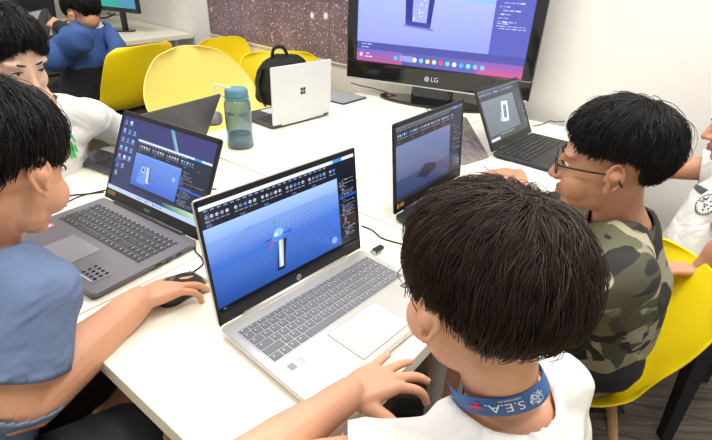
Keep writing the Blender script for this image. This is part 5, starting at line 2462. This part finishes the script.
part('black_cuff_sleeve', m, mat('hoodie_black', '15161b', .85), p5, smooth=True)
part('trousers', sh5, mat('black_trousers', '17171b', .85), p5, smooth=True)
part('shoes', sho5, SHOE, p5, smooth=True)
hair(p5, H5, whorl=(.0, -.045, .10), n_lock=420, per=10, rad=.0014, L=.07, col='121011', seed=21, front=33, side=-8, back=-50, fr_end=24, side_end=-14, back_end=-58, lift=.012, messy=.12)

# ---------- child at the right edge
hc = at(753, 122, 1.22)
p6 = thing('person', 'child in a white printed t-shirt at the right edge, arm stretched to the table', 'person', (1.10, 1.32, 0))
H6 = Head(hc, 160, 12, 0, .99)
nb = hc + Vector((.05, -.01, -.135))
side6 = Vector((cos(RD(60)), sin(RD(60)), 0))
RS = nb + side6 * .135 + Vector((0, 0, -.04))
LS = nb - side6 * .10 + Vector((0, 0, -.06))
ndir = (hc - nb).normalized()
hip = at(716, 268, 1.38)
b = MB()
ears = MB()
H6.add(b, ears)
b.tube([nb - ndir * .03, nb + ndir * .03, H6(0, -.020, -.045)], [.054, .048, .048], 20, smooth=4)
torso(b, hip, nb, side6, (.10, .10, .11, .08), (.07, .07, .07, .05), sh=(LS, RS), shr=.034)
relb = at(688, 166, 1.36)
rwr = onz(606, 152, T + .05)
relb = (RS + rwr) / 2 + Vector((.02, .02, -.03))
arm(b, RS, relb, rwr, (.038, .036, .032, .023))
hand(b, rwr, Vector((-.8, .3, -.08)), Vector((0, 0, 1)), -1, .9, curl=(15, 18, 20, 24))
lelb, lwr = at(735, 240, 1.1), at(700, 270, 1.16)
arm(b, LS, lelb, lwr, (.038, .034, .030, .0225))
hand(b, lwr, Vector((-.8, .3, -.2)), Vector((0, 0, 1)), 1, .9, curl=(15, 18, 20, 24))
HIPS[6] = Vector(hip)
sh6, sho6 = MB(), MB()
hL, hR = hip - side6 * .07, hip + side6 * .07
kR = at(650, 268, 1.50)
kL = at(650, 292, 1.36)
aL, aR = Vector((kL.x - .02, kL.y, .075)), Vector((kR.x - .02, kR.y, .075))
sh6.tube([hL, hR], [.10, .10], 16)
legs(b, sh6, hL, hR, kL, kR, aL, aR, 150, shoe_mb=sho6)
body_mesh(b, .0042, p6, SK3, 3, ears)
H6.face_parts(p6, 'b3655c')
s = MB()
torso(s, hip + Vector((-.03, .02, -.02)), nb, side6, (.150, .155, .14, .10), (.13, .12, .105, .066), sh=(LS, RS), shr=.048)
cuR, cuL = RS.lerp(relb, .55), LS.lerp(lelb, .7)
s.tube([RS, cuR + (relb - RS).normalized() * .03], [.052, .058], 20)
s.tube([LS, cuL + (lelb - LS).normalized() * .03], [.052, .058], 20)
cloth_mesh(s, .0065, p6, 't_shirt', WT, (.006, 10), (1, 1, .8), 14.0, thick=.003, cuts=(hole_cut(nb, ndir, .06, -.04, .056, side6), plane_cut(cuR, relb - RS, .09), plane_cut(cuL, lelb - LS, .09)))


def plaid():
    m = bpy.data.materials.new('dark_plaid')
    m.use_nodes = True
    nt = m.node_tree
    b = nt.nodes['Principled BSDF']
    b.inputs['Roughness'].default_value = .85
    tc = nt.nodes.new('ShaderNodeTexCoord')
    cur = None
    for rot in ((0, 0, 0), (0, 0, pi / 2), (0, pi / 2, 0)):
        mp = nt.nodes.new('ShaderNodeMapping')
        mp.inputs['Rotation'].default_value = rot
        nt.links.new(tc.outputs['Object'], mp.inputs['Vector'])
        wv = nt.nodes.new('ShaderNodeTexWave')
        wv.inputs['Scale'].default_value = 9
        nt.links.new(mp.outputs['Vector'], wv.inputs['Vector'])
        r = nt.nodes.new('ShaderNodeValToRGB')
        r.color_ramp.elements[0].position = .93
        r.color_ramp.elements[0].color = lin('17181c')
        r.color_ramp.elements[1].position = .97
        r.color_ramp.elements[1].color = lin('7d7f86')
        nt.links.new(wv.outputs['Fac'], r.inputs['Fac'])
        if cur is None:
            cur = r.outputs['Color']
        else:
            mx = nt.nodes.new('ShaderNodeMix')
            mx.data_type = 'RGBA'
            mx.blend_type = 'LIGHTEN'
            mx.inputs[0].default_value = 1
            nt.links.new(cur, mx.inputs[6])
            nt.links.new(r.outputs['Color'], mx.inputs[7])
            cur = mx.outputs[2]
    nt.links.new(cur, b.inputs['Base Color'])
    return m


part('shorts', sh6, plaid(), p6, smooth=True)
part('shoes', sho6, SHOE, p6, smooth=True)
hair(p6, H6, whorl=(.0, -.045, .10), n_lock=500, per=10, rad=.0008, L=.088, col='121011', seed=25, front=33, side=-5, back=-34, fr_end=16, side_end=-10, back_end=-42, lift=.018, messy=.15)

# seats under the other children
for k, az, lb in ((1, 118, 'yellow shell chair under the nearest child in the white t-shirt'), (2, 50, 'yellow shell chair under the child in the blue t-shirt'),
                  (4, -37, 'yellow shell chair under the child in the white long-sleeved top')):
    h = HIPS[k]
    c = dup(chR, (h.x, h.y, 0), RD(az - 90), lb)
    zs_ = max(.75, (h.z - .085) / .44)
    c.scale = (1.15, 1.05, min(1.02, zs_))
for o in list(scn.objects):
    if o.parent is None and o.get('category'):
        if o.name.startswith('shell_chair') and 'pale' not in o['label']:
            o['group'] = 'bright yellow shell chairs around the tables'
        elif o.name.startswith('laptop'):
            o['group'] = 'open laptops on the joined tables'
        elif o.name.startswith('ceiling_light'):
            o['group'] = 'long ceiling light panels'
        elif o.name.startswith('table') and o['category'] == 'table':
            o['group'] = 'joined white tables'
        elif o.name.startswith('monitor'):
            o['group'] = 'monitors on the far desk'
        elif o.name.startswith('office_chair'):
            o['group'] = 'dark office chairs by the far desk'
from mathutils.bvhtree import BVHTree


def shirt_print(person, shirt, px, py, name, m_, marks):
    """small printed marks lying on the cloth round one spot of the shirt"""
    me = shirt.data
    o_ = WL[person.name]
    bv = BVHTree.FromPolygons([v.co + o_ for v in me.vertices], [tuple(p.vertices) for p in me.polygons])
    hit, nrm_, _, _ = bv.ray_cast(CAM, ray(px, py).normalized())
    if hit is None:
        print('no cloth there', name)
        return
    up_ = Vector((0, 0, 1))
    r_ = nrm_.cross(up_).normalized()
    u_ = r_.cross(nrm_).normalized()
    mb = MB()
    for poly in marks:
        vs = []
        for (a, b_) in poly:
            p = hit + r_ * a + u_ * b_
            q, n_, _, _ = bv.find_nearest(p)
            vs.append(q + n_ * .0022 if n_.dot(nrm_) > 0 else q - n_ * .0022)
        mb.add(vs, [tuple(range(len(vs)))])
    part(name, mb, m_, person)


g = random.Random(12)
mk = []
for k in range(26):
    a = 2 * pi * k / 26
    mk.append([(.034 * cos(a + t), .034 * sin(a + t)) if s_ else (.028 * cos(a + t), .028 * sin(a + t)) for s_, t in ((1, 0), (1, .15), (0, .15), (0, 0))])
for k in range(16):
    a, r_ = g.random() * 6.28, .022 * math.sqrt(g.random())
    c_x, c_y = r_ * cos(a), r_ * sin(a)
    mk.append([(c_x + .004 * cos(t), c_y + .003 * sin(t)) for t in (0, 1.5, 3, 4.6)])
for k in range(9):
    mk.append([(.045 + k * .011, .012), (.052 + k * .011, .012), (.052 + k * .011, .034), (.045 + k * .011, .034)])
shirts = {o.parent.name: o for o in scn.objects if o.type == 'MESH' and o.parent and o.name.startswith(('t_shirt', 'long_sleeved'))}
shirt_print(p6, shirts[p6.name], 706, 204, 'chest_print', mat('print_dark', '2a2c33', .7), mk)
mk = []
for k in range(9):
    x_, y_ = g.uniform(-.02, .02), g.uniform(-.03, .03)
    mk.append([(x_ - .004, y_ - .012), (x_ + .004, y_ - .010), (x_ + .010, y_ + .010), (x_ + .002, y_ + .014)])
shirt_print(p4, shirts[p4.name], 72, 146, 'green_print', mat('print_green', '4fd06a', .7), mk)
